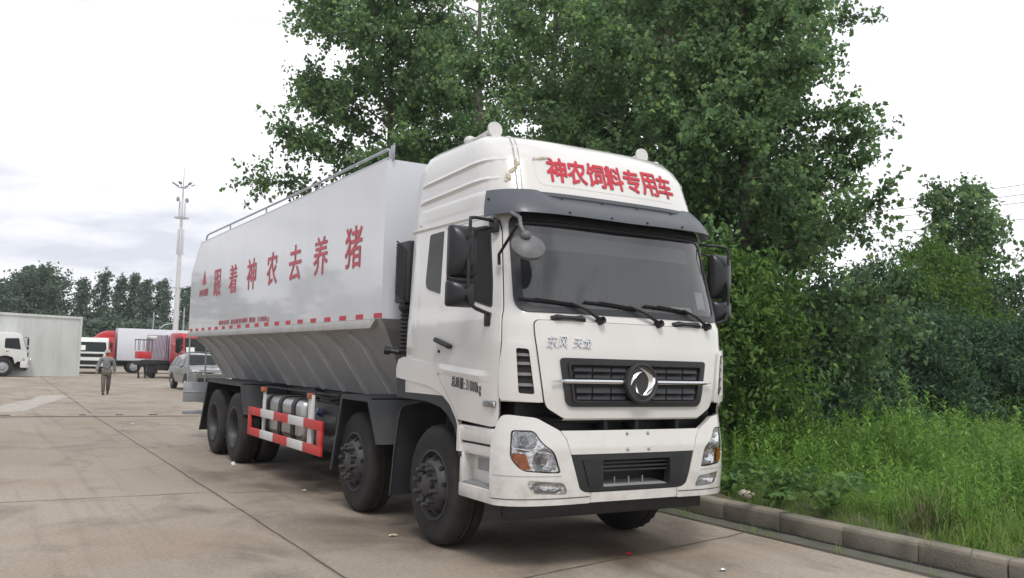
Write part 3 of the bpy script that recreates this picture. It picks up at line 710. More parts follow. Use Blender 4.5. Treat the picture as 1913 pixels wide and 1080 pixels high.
# doors
dR = [(-.115, 2.875), (-.11, 1.84), (-.125, 1.65), (-.17, 1.53), (-.30, 1.42), (-.40, 1.335), (-.505, 1.235), (-.55, 1.172), (-1.13, 1.150), (-1.18, 1.16), (-1.195, 1.25), (-1.205, 1.45), (-1.203, 1.85), (-1.19, 2.03), (-1.15, 2.217), (-1.10, 2.433), (-1.025, 2.76), (-.985, 2.86), (-.93, 2.885)]
wR = rpoly([(-.215, 2.835), (-.215, 2.30), (-1.075, 2.115), (-1.045, 2.33), (-.935, 2.79), (-.895, 2.825)], [.03, .03, .04, .02, .04, .02])
qR = rpoly([(.195, 2.86), (-.135, 2.865), (-.095, 2.28), (.235, 2.35)], [.03, .03, .03, .09])
bigd = lambda P, d: [(p[0] + d * (1 if p[0] > -.6 else -1), p[1] + d * (1 if p[1] > 2 else -1)) for p in P]
for sg, fS in ((-1, sR), (1, sL)):
    MB().patch(bigd(dR, .007), fS, .002).build('door_gap', 'seam', truck)
    door = MB().patch(dR, fS, .012, .02, [wR]).build('door', 'cab_white', truck, 25)
    MB().patch(wR, fS, .0).build('door_glass', 'dark_glass', door)
    gi = [(-.645 + (p[0] + .645) * .962, 2.47 + (p[1] - 2.47) * .955) for p in wR]
    MB().patch(wR, fS, .014, .012, [gi]).build('glass_seal', 'satin_black', door)
    q = MB().patch(qR, fS, .008, .012).build('quarter_window', 'dark_glass', truck)
    mb = MB(); mb.sphere(fS(-.285, 1.852, -.02), .085, sc=(.35, 1.35, .75)); mb.build('handle_recess', 'cab_white', door)
    mb = MB(); P = [fS(-.13, 1.862, .03), fS(-.15, 1.86, .045), fS(-.42, 1.80, .045), fS(-.44, 1.795, .03)]
    mb.tube(P, [.018, .024, .024, .018], 8); mb.lathe([(0, .014), (.012, .014), (.014, 0)], fS(-.17, 1.755, .012), (sg, 0, 0), 10); mb.build('door_handle', 'black', door)
    # pressed crease in the lower door and marker lamp
    mb = MB(); mb.grid(lambda u, v, o: fS(u, 1.60 - .045 * (u + .1) ** 2 * 0 + .115 * (u + .12) * .5 + v, .012 + .010 * (1 - abs(v) / .05) ** 1.0 * min(1, (-.12 - u) / .1, (u + 1.1) / .1)), list(np.linspace(-1.1, -.12, 16)), [-.05, 0, .012, .05]); mb.build('door_crease', 'cab_white', door, 20)
    mb = MB(); mb.box(fS(-1.10, 1.335, .016), (.03, .19, .055), .012); mb.build('side_marker', 'lens', door)
    MB().box(fS(-1.10, 1.335, .013), (.02, .17, .045), .005).build('marker_reflector', 'refl', door)
    if sg < 0:
        mb = MB(); lettering(mb, '总质量:31000kg', (.435, 0, .975, 1), lambda u, v, o: fS(-u, 1.452 - (u - .435) * .078 + v * .092, .012 + o), .010, .003, gap=.06); mb.build('weight_lettering', 'ltext', door, 0)
    # ribs on the roof fairing
    for z0, sl_ in ((3.385, .035), (3.215, .03)):
        mb = MB(); mb.grid(lambda u, v, o: fS(u, z0 - .02 - (u - .48) * sl_ * 1.4 + v, .016 * math.exp(-(v / .014) ** 2) * min(1, (u + .96) / .12, (.49 - u) / .05)), list(np.linspace(-.95, .485, 18)), [-.035, -.018, -.008, 0, .008, .018, .035]); mb.build('fairing_rib', 'cab_white', truck, 50)
    mb = MB(); mb.grid(lambda u, v, o: fS(u, 2.915 + v + .012 * 0, .014 - .012 * abs(v - .012) / .02), list(np.linspace(-.86, .60, 12)), [-.014, .012, .02]); mb.build('fairing_edge', 'cab_white', truck, 20)
    gp_ = {-.075: 0, -.05: .002, .035: .018, .06: .016, .085: .0}
    mb = MB(); mb.grid(lambda u, v, o: fS(u, 3.035 + .02 * (.46 - u) + v, gp_[v] * min(1, (u + .86) / .1, (.47 - u) / .06)), list(np.linspace(-.86, .47, 16)), list(gp_)); mb.build('fairing_groove_shade', 'cab_white', truck, 50)  # raised ridge, its downward slope shaped to darken like a groove
    # dark rear wall strip
# fairing front: inset text panel and lettering
ins_o = rpoly([(-.80, 3.20), (.78, 3.20), (.90, 3.50), (-.84, 3.50)], .07)
mb = MB(); mb.patch(ins_o, fC, .002, 0, res=.05); ip = mb.build('fairing_panel', 'cab_white', truck, 40)
mb = MB(); lettering(mb, '神农饲料专用车', (-.71, 3.245, .80, 3.465), fC, .032, .008, gap=.08); mb.build('fairing_lettering', 'red', ip, 0, fix=False)
# weathered tape at the fairing seam
mb = MB(); mb.grid(lambda u, v, o: fC(u, v, .003), [-1.005, -.99], list(np.linspace(3.14, 3.66, 14))); mb.grid(lambda u, v, o: fC(u, v, .003), [-.96, -.952], list(np.linspace(3.14, 3.66, 14)))
mb.build('fairing_seam', 'sticker', truck)
rng = random.Random(3)
mb = MB()
for i in range(26):
    t = rng.random(); s0 = -1.10 + .14 * t + rng.gauss(0, .012); z0 = 3.20 + .21 * t + rng.gauss(0, .012); a = rng.uniform(.006, .022)
    mb.patch([(s0 + a * math.cos(k) * rng.uniform(.6, 1.3), z0 + a * math.sin(k) * rng.uniform(.6, 1.3)) for k in np.linspace(0, 5.6, 9)], fC, .004 + .0004 * i)
mb.build('tape_residue', 'foam', truck); mb = MB()
for i in range(8):
    s0 = -.82 + .022 * i; z0 = 3.435 + .004 * i + rng.gauss(0, .006)
    mb.patch([(s0 + .014 * math.cos(k) * rng.uniform(.6, 1.3), z0 + .010 * math.sin(k) * rng.uniform(.6, 1.3)) for k in np.linspace(0, 5.6, 8)], fC, .014 + .0004 * i)
mb.build('tape_residue', 'foam', truck)

# sun visor
def vis(u, v, o=0):
    # v: 0 bottom .. 1 top
    au = abs(u); zt = 3.075 + .06 * max(0., min(1., (au - .68) / .16)); zb = 2.868 + .012 * min(1, au)
    zz = zb + (zt - zb) * v
    off = .145 - .115 * v ** 1.5
    if au > 1.0: off *= 1 - .45 * min(1, (au - 1.0) / .25)
    return fC(u, zz, off + o)
mb = MB(); mb.grid(vis, list(np.linspace(-1.255, 1.255, 60)), [0, .03, .12, .3, .5, .68, .75, .9, 1], .006); vso = mb.build('sun_visor', 'visor', truck, 40)
mb = MB(); mb.grid(lambda u, v, o: fC(u, v, .02 + .02 * (v > 3.08) + o), list(np.linspace(-.80, .80, 24)), [3.06, 3.085, 3.115], .006); mb.build('visor_flange', 'visor', vso)
for u in (-1.22, -.62, -.2, .2, .62, 1.22):
    for v in ((.62,) if abs(u) > 1 else (.12, .93)):
        p = Vector(vis(u, v, .004)); n_ = (Vector(vis(u, v, .02)) - p); mb = MB(); mb.lathe([(-.004, .011), (.006, .010), (.008, 0)], p, n_, 8); mb.build('visor_bolt', 'black', vso)
mb = MB(); mb.grid(lambda u, v, o: fC(u, v, .03 + o), list(np.linspace(-1.0, 1.0, 24)), [2.855, 2.925], .02); mb.build('visor_gasket', 'black', vso)

# bumper
HL = [(-1.131, 1.127), (-.956, 1.127), (-.886, 1.029), (-.791, .973), (-.735, .808), (-.83, .808), (-1.041, .823), (-1.131, .918)]
OR = [(-1.129, .955), (-1.017, .949), (-.976, .829), (-1.041, .826), (-1.129, .918)]
FG = [(-.995, .742), (-.707, .720), (-.674, .664), (-.678, .631), (-.945, .640), (-.985, .684)]
WG = [(-1.315, .60), (-1.30, .535), (-.458, .552), (-.452, .634), (-.512, .641), (-.557, .668), (-.642, .942), (-.687, 1.07), (-.745, 1.136), (-.869, 1.197), (-.941, 1.235), (-1.173, 1.256), (-1.231, 1.244), (-1.262, 1.186), (-1.315, 1.05)]
hl_r = rpoly(HL, [.03, .04, .05, .06, .02, .02, .05, .04]); hl_g = [(-.93 + (p[0] + .93) * 1.045, .965 + (p[1] - .965) * 1.055) for p in hl_r]
fg_r = rpoly(FG, .025); fg_g = [(-.835 + (p[0] + .835) * 1.03, .685 + (p[1] - .685) * 1.09) for p in fg_r]
wg_r = rpoly(WG, [.04, .03, .01, .01, .02, .02, .02, .02, .02, .04, .04, .04, .04, .04, .1])
bumper = MB().patch(rpoly([(-.679, 1.068), (-.735, 1.134), (.735, 1.134), (.679, 1.068), (.640, .945), (-.640, .945)], .012), fB, .006, .05).build('bumper', 'cab_white', truck, 30)
mb = MB(); mb.grid(lambda u, v, o: fB(u, 1.134 + .01 * v, .004 - .14 * v), list(np.linspace(-.735, .735, 16)), [0, .2, 1]); mb.build('bumper_top', 'cab_white', bumper, 30)
MB().patch([(-.446, .634), (.446, .634), (.452, .556), (-.452, .556)], fB, .006, .05).build('bumper_lip', 'cab_white', bumper, 30)
for z in (1.105, .975):
    for x in (-.09, .13):
        mb = MB(); mb.lathe([(0, .016), (.006, .015), (.008, .008), (.012, .008), (.013, 0)], fB(x, z, .005), (0, -1, 0), 12); mb.build('bumper_bolt', 'galv', bumper)
for sg in (-1, 1):
    mx_ = (lambda P: P) if sg < 0 else mir
    wing = MB().patch(mx_(wg_r), fB, .008, .05, [mx_(hl_g), mx_(fg_g)], .05).build('bumper_wing', 'cab_white', bumper, 30)
    # inward return of the wing's top and crease shade painted as dark and grey strips
    mb = MB(); mb.grid(lambda u, v, o: fB(sg * u, v + .018 * (1.25 - u), .0115), list(np.linspace(.46, 1.30, 14)), [.588, .594]); mb.build('wing_crease_shade', 'seam', wing)
    mb = MB(); mb.grid(lambda u, v, o: fB(sg * u, v, .0115), list(np.linspace(.72, 1.28, 14)), [.774, .778]); mb.build('wing_crease_shade', 'sticker', wing)
    head = MB().patch(mx_(hl_g), fB, -.004, .03, [mx_(hl_r)]).build('headlight', 'black', truck)
    # the reflector bowl behind the lens
    mb = MB()
    def bowl(u, v, o):
        d = .012
        for (cu0, cv0, rad, dep_) in ((1.03, 1.06, .10, .05), (.86, .89, .10, .05)):
            q = math.hypot(abs(u) - cu0, v - cv0) / rad
            if q < 1: d = max(d, .012 + dep_ * (1 - q * q))
        return fB(u, v, -d)
    mb.patch(mx_(hl_r), bowl, 0, 0, res=.022); mb.build('headlight_reflector', 'refl', head, 25)
    for cu0, cv0 in ((1.03, 1.06), (.86, .89)):
        mb = MB(); mb.lathe([(-.01, .024), (.02, .024), (.026, .016), (.028, 0)], fB(sg * cu0, cv0, -.045), (sg * .2, -1, 0), 14); mb.build('headlight_bulb', 'galv', head)
    mb = MB(); mb.grid(lambda u, v, o: fB(sg * (u + (1.0 - v) * 0), v + (u - .93) * .14, -.006 + o), list(np.linspace(.80, 1.12, 10)), [.966, .974], .012); mb.build('headlight_divider', 'refl', head)
    MB().patch(mx_(hl_r), fB, .006, 0).build('headlight_lens', 'lens', head)
    MB().patch(mx_(rpoly(OR, .015)), fB, .003, .008).build('turn_signal', 'orange', head)
    fog = MB().patch(mx_(fg_g), fB, -.002, .03, [mx_(fg_r)]).build('fog_lamp', 'white_plain', truck)
    def bowl2(u, v, o):
        q = min(1, math.hypot((abs(u) - .83) / .13, (v - .685) / .06)); return fB(u, v, -.012 - .045 * (1 - q * q))
    MB().patch(mx_(fg_r), bowl2, 0, 0, res=.02).build('fog_reflector', 'refl', fog, 25)
    MB().patch(mx_(fg_r), fB, .003).build('fog_lens', 'lens', fog)
# black intake
ito = rpoly([(-.638, .943), (.638, .943), (.555, .668), (.512, .643), (-.512, .643), (-.555, .668)], [.01, .01, .03, .03, .03, .03])
iti = rpoly([(-.335, .893), (.355, .893), (.352, .676), (-.328, .676)], .015)
intake = MB().patch(ito, fB, .002, .06, [iti]).build('bumper_intake', 'satin_black', truck, 30)
for sg in (-1, 1):
    P = rpoly([(.36, .898), (.535, .90), (.466, .682), (.36, .676)], .012); MB().patch(P if sg > 0 else mir(P), fB, .012, .012).build('intake_cover', 'black', intake, 30)
for z in (.868, .835, .803):
    mb = MB(); mb.grid(lambda u, v, o: fB(u, z + v, -.02 + o), list(np.linspace(-.33, .35, 10)), [-.007, .007], .015); mb.build('intake_bar', 'dark_steel', intake)
mb = MB(); mb.add([fB(-.33, .676, -.0), fB(.352, .676, 0), (.33, -1.28, .70), (-.31, -1.28, .70)], [(0, 1, 2, 3)]); mb.build('intake_shelf', 'sticker', intake)
mb = MB()
for x in (-.15, .0, .15): mb.tube([(x, -1.38, .69), (x, -1.38, .74)], .008, 6)
mb.build('intake_bolt', 'galv', intake)
# dark front underrun below, and the void behind the bumper
mb = MB(); mb.prism([(-1.06, -1.10), (-1.03, -1.15), (1.03, -1.15), (1.06, -1.10), (1.0, -.95), (-1.0, -.95)], 2, .392, .60, .01); mb.build('underrun_bar', 'satin_black', truck)
mb = MB(); mb.span((-1.08, -1.27, .58), (1.08, -.95, 1.02)); mb.span((-1.05, -1.22, 1.02), (1.05, -.9, 1.40)); mb.build('front_frame', 'black', truck)
mb = MB()
for x in (-.28, .05, .5): mb.span((x, -1.40, 1.10), (x + .035, -1.22, 1.30), .005)
mb.tube([(-.9, -1.25, 1.22), (-.3, -1.28, 1.20), (.4, -1.28, 1.22), (.85, -1.25, 1.26)], .025, 8); mb.build('hood_bracket', 'dark_steel', truck)

# steps and wheel arch, both sides
for sg in (-1, 1):
    F = flat(sg, 1.0)
    stp = MB()
    X = lambda a, b, y0, y1, z0, z1, bev=.012: stp.span((sg * a, y0, z0), (sg * b, y1, z1), bev)
    X(.9, 1.205, -1.16, -.555, 1.0, 1.135); X(.9, 1.19, -1.16, -.555, .895, .985)
    X(.85, 1.105, -1.16, -.58, .66, .895, .005); X(.85, 1.20, -.64, -.575, .64, .905)
    X(.85, 1.205, -1.16, -.575, .53, .645)
    st = stp.build('step_panel', 'cab_white', truck, 30)
    MB().span((sg * 1.105, -1.12, .642), (sg * 1.195, -.62, .662), .004).build('step_tread', 'alu', st)
    mb = MB()
    for k in range(12): mb.span((sg * 1.11, -1.11 + k * .04, .662), (sg * 1.19, -1.095 + k * .04, .668), .002)
    mb.build('tread_ribs', 'galv', st)
    MB().span((sg * 1.104, -.92, .765), (sg * 1.109, -.74, .865), .001).build('step_sticker', 'sticker', st)
    MB().span((sg * 1.13, -1.16, .985), (sg * 1.185, -.60, 1.0), .002).build('step_gap', 'seam', st)
    # white arch
    ar = [(.62, 1.70), (-.105, 1.632), (-.155, 1.53), (-.29, 1.415), (-.395, 1.33), (-.50, 1.23), (-.537, 1.165), (-.553, 1.13), (-.553, .905), (-.612, .905), (-.60, .98), (-.575, 1.09), (-.52, 1.18), (-.40, 1.29), (-.25, 1.365), (-.1, 1.41), (.05, 1.437), (.78, 1.495), (.79, 1.58), (.745, 1.672)]
    arch = MB().patch(ar, flat(sg, 1.222), 0, .05, res=.08).build('wheel_arch', 'cab_white', truck, 30)
    mb = MB(); mb.grid(lambda u, v, o: (sg * v, u, 1.70 + .07 * min(1, max(0, (.62 - u) / .7)) * -1), [-.1, .2, .62, .745], [1.222, .9]); mb.build('arch_top', 'cab_white', arch)
    bl = [(.78, 1.494), (.05, 1.436), (-.1, 1.409), (-.25, 1.364), (-.40, 1.289), (-.52, 1.179), (-.575, 1.089), (-.60, .98), (-.612, .86), (-.57, .87), (-.545, .99), (-.48, 1.10), (-.36, 1.19), (-.2, 1.255), (.0, 1.285), (.15, 1.296), (.77, 1.302)]
    lin = MB().patch(bl, flat(sg, 1.212), 0, .04, res=.08).build('arch_liner', 'fender', truck, 30)
    mb = MB(); P = bl[9:]; mb.add([(sg * 1.19, *p) for p in P] + [(sg * .72, *p) for p in P], [(i, i + 1, i + 1 + len(P), i + len(P)) for i in range(len(P) - 1)]); mb.build('arch_roof', 'black', lin)
    # grey rear flap of the front arch
    fl = [(.19, 1.285), (.35, 1.265), (.52, 1.235), (.61, 1.19), (.66, 1.08), (.70, .90), (.74, .70), (.76, .55), (.80, .34)]
    mb = MB(); mb.add([(sg * 1.235, *p) for p in fl] + [(sg * .72, *p) for p in fl], [(i, i + 1, i + 1 + len(fl), i + len(fl)) for i in range(len(fl) - 1)])
    mb.patch(fl + [(p[0] + .035, p[1] - .01) for p in reversed(fl)], flat(sg, 1.235), 0, .012, res=.2); mb.build('mud_flap', 'fender', truck, 50)

# cab rear: snorkel with a ribbed grille
mb = MB(); mb.span((-1.19, .66, 2.24), (-1.0, .98, 2.86), .02); snk = mb.build('air_snorkel', 'satin_black', truck)
mb = MB()
for k in range(18): mb.box((-1.196, .82, 2.29 + k * .031), (.014, .27, .012), 0, (0, 0, R(25)))
mb.build('snorkel_louvre', 'dark_steel', snk)
mb = MB(); mb.lathe([(h, .10 + (.018 if i % 2 else 0)) for i, h in enumerate(np.linspace(0, .42, 22))], (-1.06, .82, 1.74), (0, 0, 1), 20); mb.sphere((-1.09, .82, 2.2), .11, sc=(1, 1, .6)); mb.lathe([(0, 0), (0, .085), (.16, .085), (.16, 0)], (-1.06, .82, 1.60), (0, 0, 1), 16); mb.build('snorkel_bellows', 'black', snk, 25)
mb = MB(); mb.tube([(-1.12, .86, 1.74), (-1.26, .94, 1.76)], .025, 8); mb.lathe([(-.03, .04), (.03, .045)], (-1.26, .94, 1.76), (-1, .5, .1), 10); mb.build('snorkel_valve', 'black', snk)

# door mirrors
for sg in (-1, 1):
    xo = .0 if sg < 0 else -.12
    def mx3(p): return (sg * (p[0] + xo), p[1], p[2])
    arm = MB(); arm.tube([mx3(p) for p in [(1.15, -.99, 2.85), (1.24, -1.03, 2.85), (1.40, -1.10, 2.845), (1.465, -1.14, 2.83), (1.475, -1.16, 2.79), (1.475, -1.155, 2.66)]], .014, 8)
    arm.tube([mx3(p) for p in [(1.475, -1.14, 2.49), (1.478, -1.155, 2.40), (1.478, -1.155, 2.27)]], .014, 8)
    arm.tube([mx3(p) for p in [(1.475, -1.15, 2.20), (1.45, -1.15, 2.13), (1.38, -1.12, 2.10), (1.20, -1.05, 2.06)]], .016, 8)
    arm.tube([mx3(p) for p in [(1.16, -.96, 2.80), (1.38, -1.04, 2.74)]], .010, 6)
    arm.box(mx3((1.165, -1.0, 2.81)), (.06, .10, .11), .015); arm.box(mx3((1.20, -1.03, 2.02)), (.07, .10, .12), .02)
    mir_ = arm.build('door_mirror', 'black', truck)
    def housing(x0, x1, z0, z1, nm):
        mb = MB(); n = 12
        def hf(u, v, o):
            # bulging back of the housing, faces forward (-y)
            a = 2 * u - 1; b = 2 * v - 1
            bul = (1 - abs(a) ** 4) * (1 - abs(b) ** 4)
            ridge = .02 * math.exp(-((a / .45) ** 4)) * math.exp(-((b / .75) ** 4))
            rx = (x1 - x0) * .5; rz = (z1 - z0) * .5
            k = 1 - .06 * (abs(a) ** 6) * (abs(b) ** 6)
            return mx3(((x0 + x1) / 2 + a * rx * k, -1.03 - .085 * bul ** .5 - ridge * bul, (z0 + z1) / 2 + b * rz * k))
        U = [.5 - .5 * math.cos(math.pi * i / n) for i in range(n + 1)]
        mb.grid(hf, U, U)
        bk = rpoly([(x0, z0), (x1, z0), (x1, z1), (x0, z1)], .03)
        mb.prism([(sg * (p[0] + xo), p[1]) for p in bk], 1, -1.035, -1.0)
        o = mb.build(nm, 'mirror_back', mir_, 50)
        return o
    housing(1.352, 1.598, 2.345, 2.775, 'mirror_housing'); housing(1.355, 1.605, 2.11, 2.325, 'wide_mirror_housing')
    for z0, z1 in ((2.365, 2.755), (2.13, 2.305)):
        MB().prism([(sg * (p[0] + xo), p[1]) for p in rpoly([(1.37, z0), (1.585, z0), (1.585, z1), (1.37, z1)], .025)], 1, -.999, -.996).build('mirror_glass', 'chrome', mir_)
# kerb-view mirror above the windscreen
mb = MB(); mb.tube([(-1.12, -1.20, 2.90), (-1.135, -1.36, 2.84), (-1.17, -1.44, 2.75), (-1.15, -1.46, 2.70)], .017, 8); mb.sphere((-1.14, -1.47, 2.68), .042)
fm = mb.build('kerb_mirror', 'mirror_grey', truck)
mb = MB(); mb.lathe([(-.035, 0), (-.04, .11), (-.03, .135), (0, .14), (.02, .115), (.045, .06), (.05, 0)], (-1.115, -1.47, 2.60), (-.22, -.72, .62), 28); mb.build('mirror_shell', 'mirror_grey', fm, 50)
mb = MB(); mb.tube([(-1.19, -1.42, 2.77), (-1.20, -1.30, 2.66), (-1.185, -1.13, 2.555), (-1.18, -1.13, 2.47)], .014, 6); mb.build('mirror_strut', 'black', fm)

# roof horns and lamps
for sg in (-1, 1):
    mb = MB(); mb.lathe([(0, 0), (.004, .045), (.0, .072), (.02, .075), (.045, .05), (.10, .026), (.36, .014), (.44, .03), (.50, .036), (.52, 0)], (sg * .86, -.44, 3.80), (0, 1, -.04), 20)
    mb.span((sg * .86 - .02, -.30, 3.70), (sg * .86 + .02, -.24, 3.80), .004); mb.sphere((sg * .86, .06, 3.79), .055, sc=(1, 1.1, .9))
    mb.build('roof_horn', 'white_plain', truck, 40)
    mb = MB(); mb.lathe([(0, 0), (0, .03), (.03, .032), (.045, .02), (.048, 0)], (sg * .85, -.66, 3.645), (0, 0, 1), 14); mb.span((sg * .85 - .05, -.69, 3.64), (sg * .85 + .05, -.63, 3.67), .01); mb.build('roof_marker', 'white_plain', truck)

# ------------------------------------------------------------ wheels
def wheel(y, x_out, kind, sg):
    """x_out: outer face of the tyre"""
    w_ = empty('wheel', (sg * x_out, y, 0), 0, truck); R0, wd = .545, .30
    prof = [(-.02, .30), (.0, .315), (-.004, .36), (.0, .42), (.0, .47), (-.012, .505), (-.03, .528), (-.045, .540), (-.075, R0), (-.105, R0 - .002), (-.107, R0 - .014), (-.117, R0 - .014), (-.119, R0), (-.148, R0 + .001), (-.150, R0 - .014), (-.160, R0 - .014), (-.162, R0), (-.195, R0 - .002), (-.225, .540), (-.27, .52), (-wd, .46), (-wd, .36), (-wd + .02, .30)]
    def fn(j, k, h, r):
        if j in (6, 7, 8, 9) or j in (17, 18): return h, r - (.012 if k % 2 else 0)
        return h, r
    mb = MB(); c = (0, 0, R0 - .004)
    mb.lathe(prof, c, (sg, 0, 0), 72, fn=fn)
    if kind == 'dual': mb.lathe([(h - .335, r) for h, r in prof], c, (sg, 0, 0), 72, fn=fn)
    mb.build('tyre', 'rubber', w_, 30)
    mb = MB()
    if kind == 'front':
        mb.lathe([(-.02, .316), (.004, .318), (.006, .303), (-.02, .288), (-.05, .275), (-.05, .262), (-.012, .245), (.02, .225), (.045, .205), (.05, .14), (.03, .135), (.03, .10), (.075, .095), (.085, .06), (.09, 0)], c, (sg, 0, 0), 48)
        rim = mb.build('rim', 'wheel', w_, 30)
        for k in range(10):
            mb = MB(); a = k * .6283 + .2; mb.lathe([(.03, .027), (.068, .026), (.070, .024), (.108, .022), (.112, .016), (.113, 0)], (sg * 0, .172 * math.cos(a), c[2] + .172 * math.sin(a)), (sg, 0, 0), 12)
            mb.build('wheel_nut', 'wheel', w_, 30)
        for k in range(10):
            mb = MB(); a = k * .6283 + .5; mb.lathe([(.0, 0), (.001, .021), (-.03, .021)], (sg * .012, .243 * math.cos(a), c[2] + .243 * math.sin(a)), (sg * 1, .45 * math.cos(a), .45 * math.sin(a)), 12)
            mb.build('hand_hole', 'seam', w_, 30)
    else:
        mb.lathe([(-.02, .316), (.004, .318), (.006, .303), (-.02, .288), (-.06, .27), (-.15, .262), (-.18, .24), (-.19, .14), (-.17, .135), (-.165, .115), (-.12, .105), (-.10, .085), (-.098, 0)], c, (sg, 0, 0), 48)
        mb.build('rim', 'dish', w_, 30)
        for k in range(10):
            mb = MB(); a = k * .6283 + .2; mb.lathe([(-.19, .02), (-.15, .018), (-.148, 0)], (0, .168 * math.cos(a), c[2] + .168 * math.sin(a)), (sg, 0, 0), 8)
            mb.build('wheel_nut', 'dish', w_, 30)
    return w_
for sg in (-1, 1):
    for y, x_, k in ((0, 1.166, 'front'), (1.969, 1.166, 'front'), (6.908, 1.262, 'dual'), (8.27, 1.262, 'dual')): wheel(y, x_, k, sg)
# chassis
mb = MB()
for sg in (-1, 1): mb.span((sg * .38, -1.1, .80), (sg * .46, 10.9, 1.10))
for y in (-.6, 2.9, 4.6, 6.2, 7.6, 9.3, 10.6): mb.span((-.38, y, .82), (.38, y + .12, 1.06))
for y in (0, 1.969): mb.span((-.9, y - .07, .42), (.9, y + .07, .58), .03)
for y in (6.908, 8.27): mb.span((-.9, y - .09, .45), (.9, y + .09, .65), .05); mb.sphere((0, y, .55), .26, sc=(1, 1.1, 1))
mb.span((-.42, -.9, .70), (.42, 1.0, 1.35), .05); mb.tube([(0, 1, .75), (0, 6.9, .6)], .06, 10)
mb.build('chassis', 'dark_steel', truck)
for sg in (-1, 1):
    # box fenders over axle 2 and the rear pair
    for (a, b, c_, d_, zt) in ((1.12, 1.40, 2.22, 2.50, 1.262), (6.36, 6.62, 8.90, 9.42, 1.232)):
        mb = MB(); lo = .80 if a < 3 else .77; lr = .40 if a < 3 else .31
        P = [(a, lo), (b, zt - .02), (c_, zt - .02), (d_, lr)]
        mb.add([(sg * 1.25, *p) for p in P] + [(sg * .55, *p) for p in P], [(0, 1, 5, 4), (1, 2, 6, 5), (2, 3, 7, 6)])
        lipw = [(a, lo), (b, zt), (c_, zt), (d_, lr), (d_ - .05, lr), (c_ - .035, zt - .045), (b + .035, zt - .045), (a + .05, lo)]
        mb.patch(lipw, flat(sg, 1.252), 0, .03, res=.5)
        mb.span((sg * .55, b, zt - .012), (sg * 1.25, c_, zt + .004))
        mb.build('rear_fender', 'fender', truck, 30)
# fuel tank, straps, air tanks and battery box
mb = MB(); mb.box((-.82, 5.0, .83), (.60, 1.9, .55), .10, seg=4); ft = mb.build('fuel_tank', 'alu', truck, 40)
for y in (4.35, 4.95, 5.55):
    mb = MB(); mb.box((-.82, y, .83), (.625, .07, .575), .11, seg=4); mb.build('tank_strap', 'dark_steel', ft, 40)
mb = MB(); mb.lathe([(0, .05), (.05, .05), (.055, 0)], (-.95, 4.15, 1.08), (0, -.3, 1), 14); mb.build('filler_cap', 'black', ft)
mb = MB(); mb.tube([(-.8, 4.7, 1.12), (-.9, 4.5, 1.19), (-.85, 4.2, 1.15), (-.8, 3.8, 1.12), (-.6, 3.4, 1.18)], .02, 6); mb.tube([(-.7, 5.2, 1.12), (-.8, 4.6, 1.2), (-.7, 3.6, 1.16)], .015, 6); mb.tube([(-.9, 3.9, 1.14), (-.95, 3.5, 1.05), (-.9, 3.2, 1.12), (-.8, 2.7, 1.2)], .018, 6); mb.build('hose', 'black', truck)
mb = MB(); mb.span((-1.0, 3.0, .55), (-.5, 3.85, 1.10), .03); mb.build('battery_box', 'black', truck)
for z in (.62, .85):
    mb = MB(); mb.lathe([(0, 0), (0, .06), (.04, .12), (.70, .12), (.74, .06), (.74, 0)], (-.95, 3.02, z), (0, 1, 0), 18); mb.build('air_tank', 'dark_steel', truck)
mb = MB(); mb.lathe([(0, .05), (.06, .05), (.065, 0)], (-1.02, 3.55, .98), (-1, 0, .3), 12); mb.build('reservoir_cap', 'blue', truck)
for y in (4.2, 7.4): 
    mb = MB(); mb.box((.82, y - 2 + 2, .8), (.55, 1.2, .5), .06); mb.build('equipment_box', 'dark_steel', truck)
# side guards
for sg in (-1, 1):
    F = flat(sg, 1.215)
    ys = [6.255, 5.58, 4.925, 4.27, 3.62, 2.94]; gb = MB()
    for k in range(5):
        y0, y1 = ys[k + 1], ys[k]
        for z0, z1 in ((.79, .905), (.49, .605)): gb.span((sg * 1.19, y0, z0), (sg * 1.22, y1, z1), .004, k % 2)
    gb.span((sg * 1.19, 6.115, .605), (sg * 1.22, 6.255, .79), .004, 0); gb.span((sg * 1.19, 2.94, .605), (sg * 1.22, 3.10, .79), .004, 0)
    sgd = gb.build('side_guard', ['red_paint', 'wht_paint'], truck)
    for y, wdt in ((5.565, .05), (3.475, .15)):
        MB().span((sg * 1.15, y - wdt / 2, .49), (sg * 1.189, y + wdt / 2, 1.20), .006).build('guard_post', 'wht_paint', sgd)
        MB().span((sg * 1.15, y - .05, 1.15), (sg * 1.225, y + .05, 1.222), .012).build('guard_reflector', 'dull_orange', sgd)
    MB().span((sg * 1.0, 2.9, 1.205), (sg * 1.03, 6.0, 1.225)).build('guard_rail', 'dark_steel', sgd)

# ------------------------------------------------------------ tank and hopper
TF, TR, ZT, ZB = 1.16, 10.80, 3.765, 2.09
side = [(TF, ZB), (TF, ZT), (10.06, ZT), (TR, 3.19), (TR, ZB)]
mb = MB()
def tside(sg):
    def f(y, z, o):
        e = min(1, (ZT - z) / .02)
        return (sg * (1.25 - .02 * (1 - max(0, e))), y, z)
    return f
for sg in (-1, 1): mb.patch(side, flat(sg, 1.25), 0, 0, res=.35)
tank = mb.build('feed_tank', 'tank', truck, 30)
mb = MB()
mb.add([(-1.25, TF, ZB), (1.25, TF, ZB), (1.25, TF, ZT), (-1.25, TF, ZT)], [(0, 1, 2, 3)]); mb.build('tank_front', 'tank_front', tank)
mb = MB(); mb.add([(-1.25, TF, ZT), (1.25, TF, ZT), (1.25, 10.06, ZT), (-1.25, 10.06, ZT), (1.25, TR, 3.19), (-1.25, TR, 3.19), (1.25, TR, ZB), (-1.25, TR, ZB)], [(0, 1, 2, 3), (3, 2, 4, 5), (5, 4, 6, 7)]); mb.build('tank_top', 'tank_front', tank)
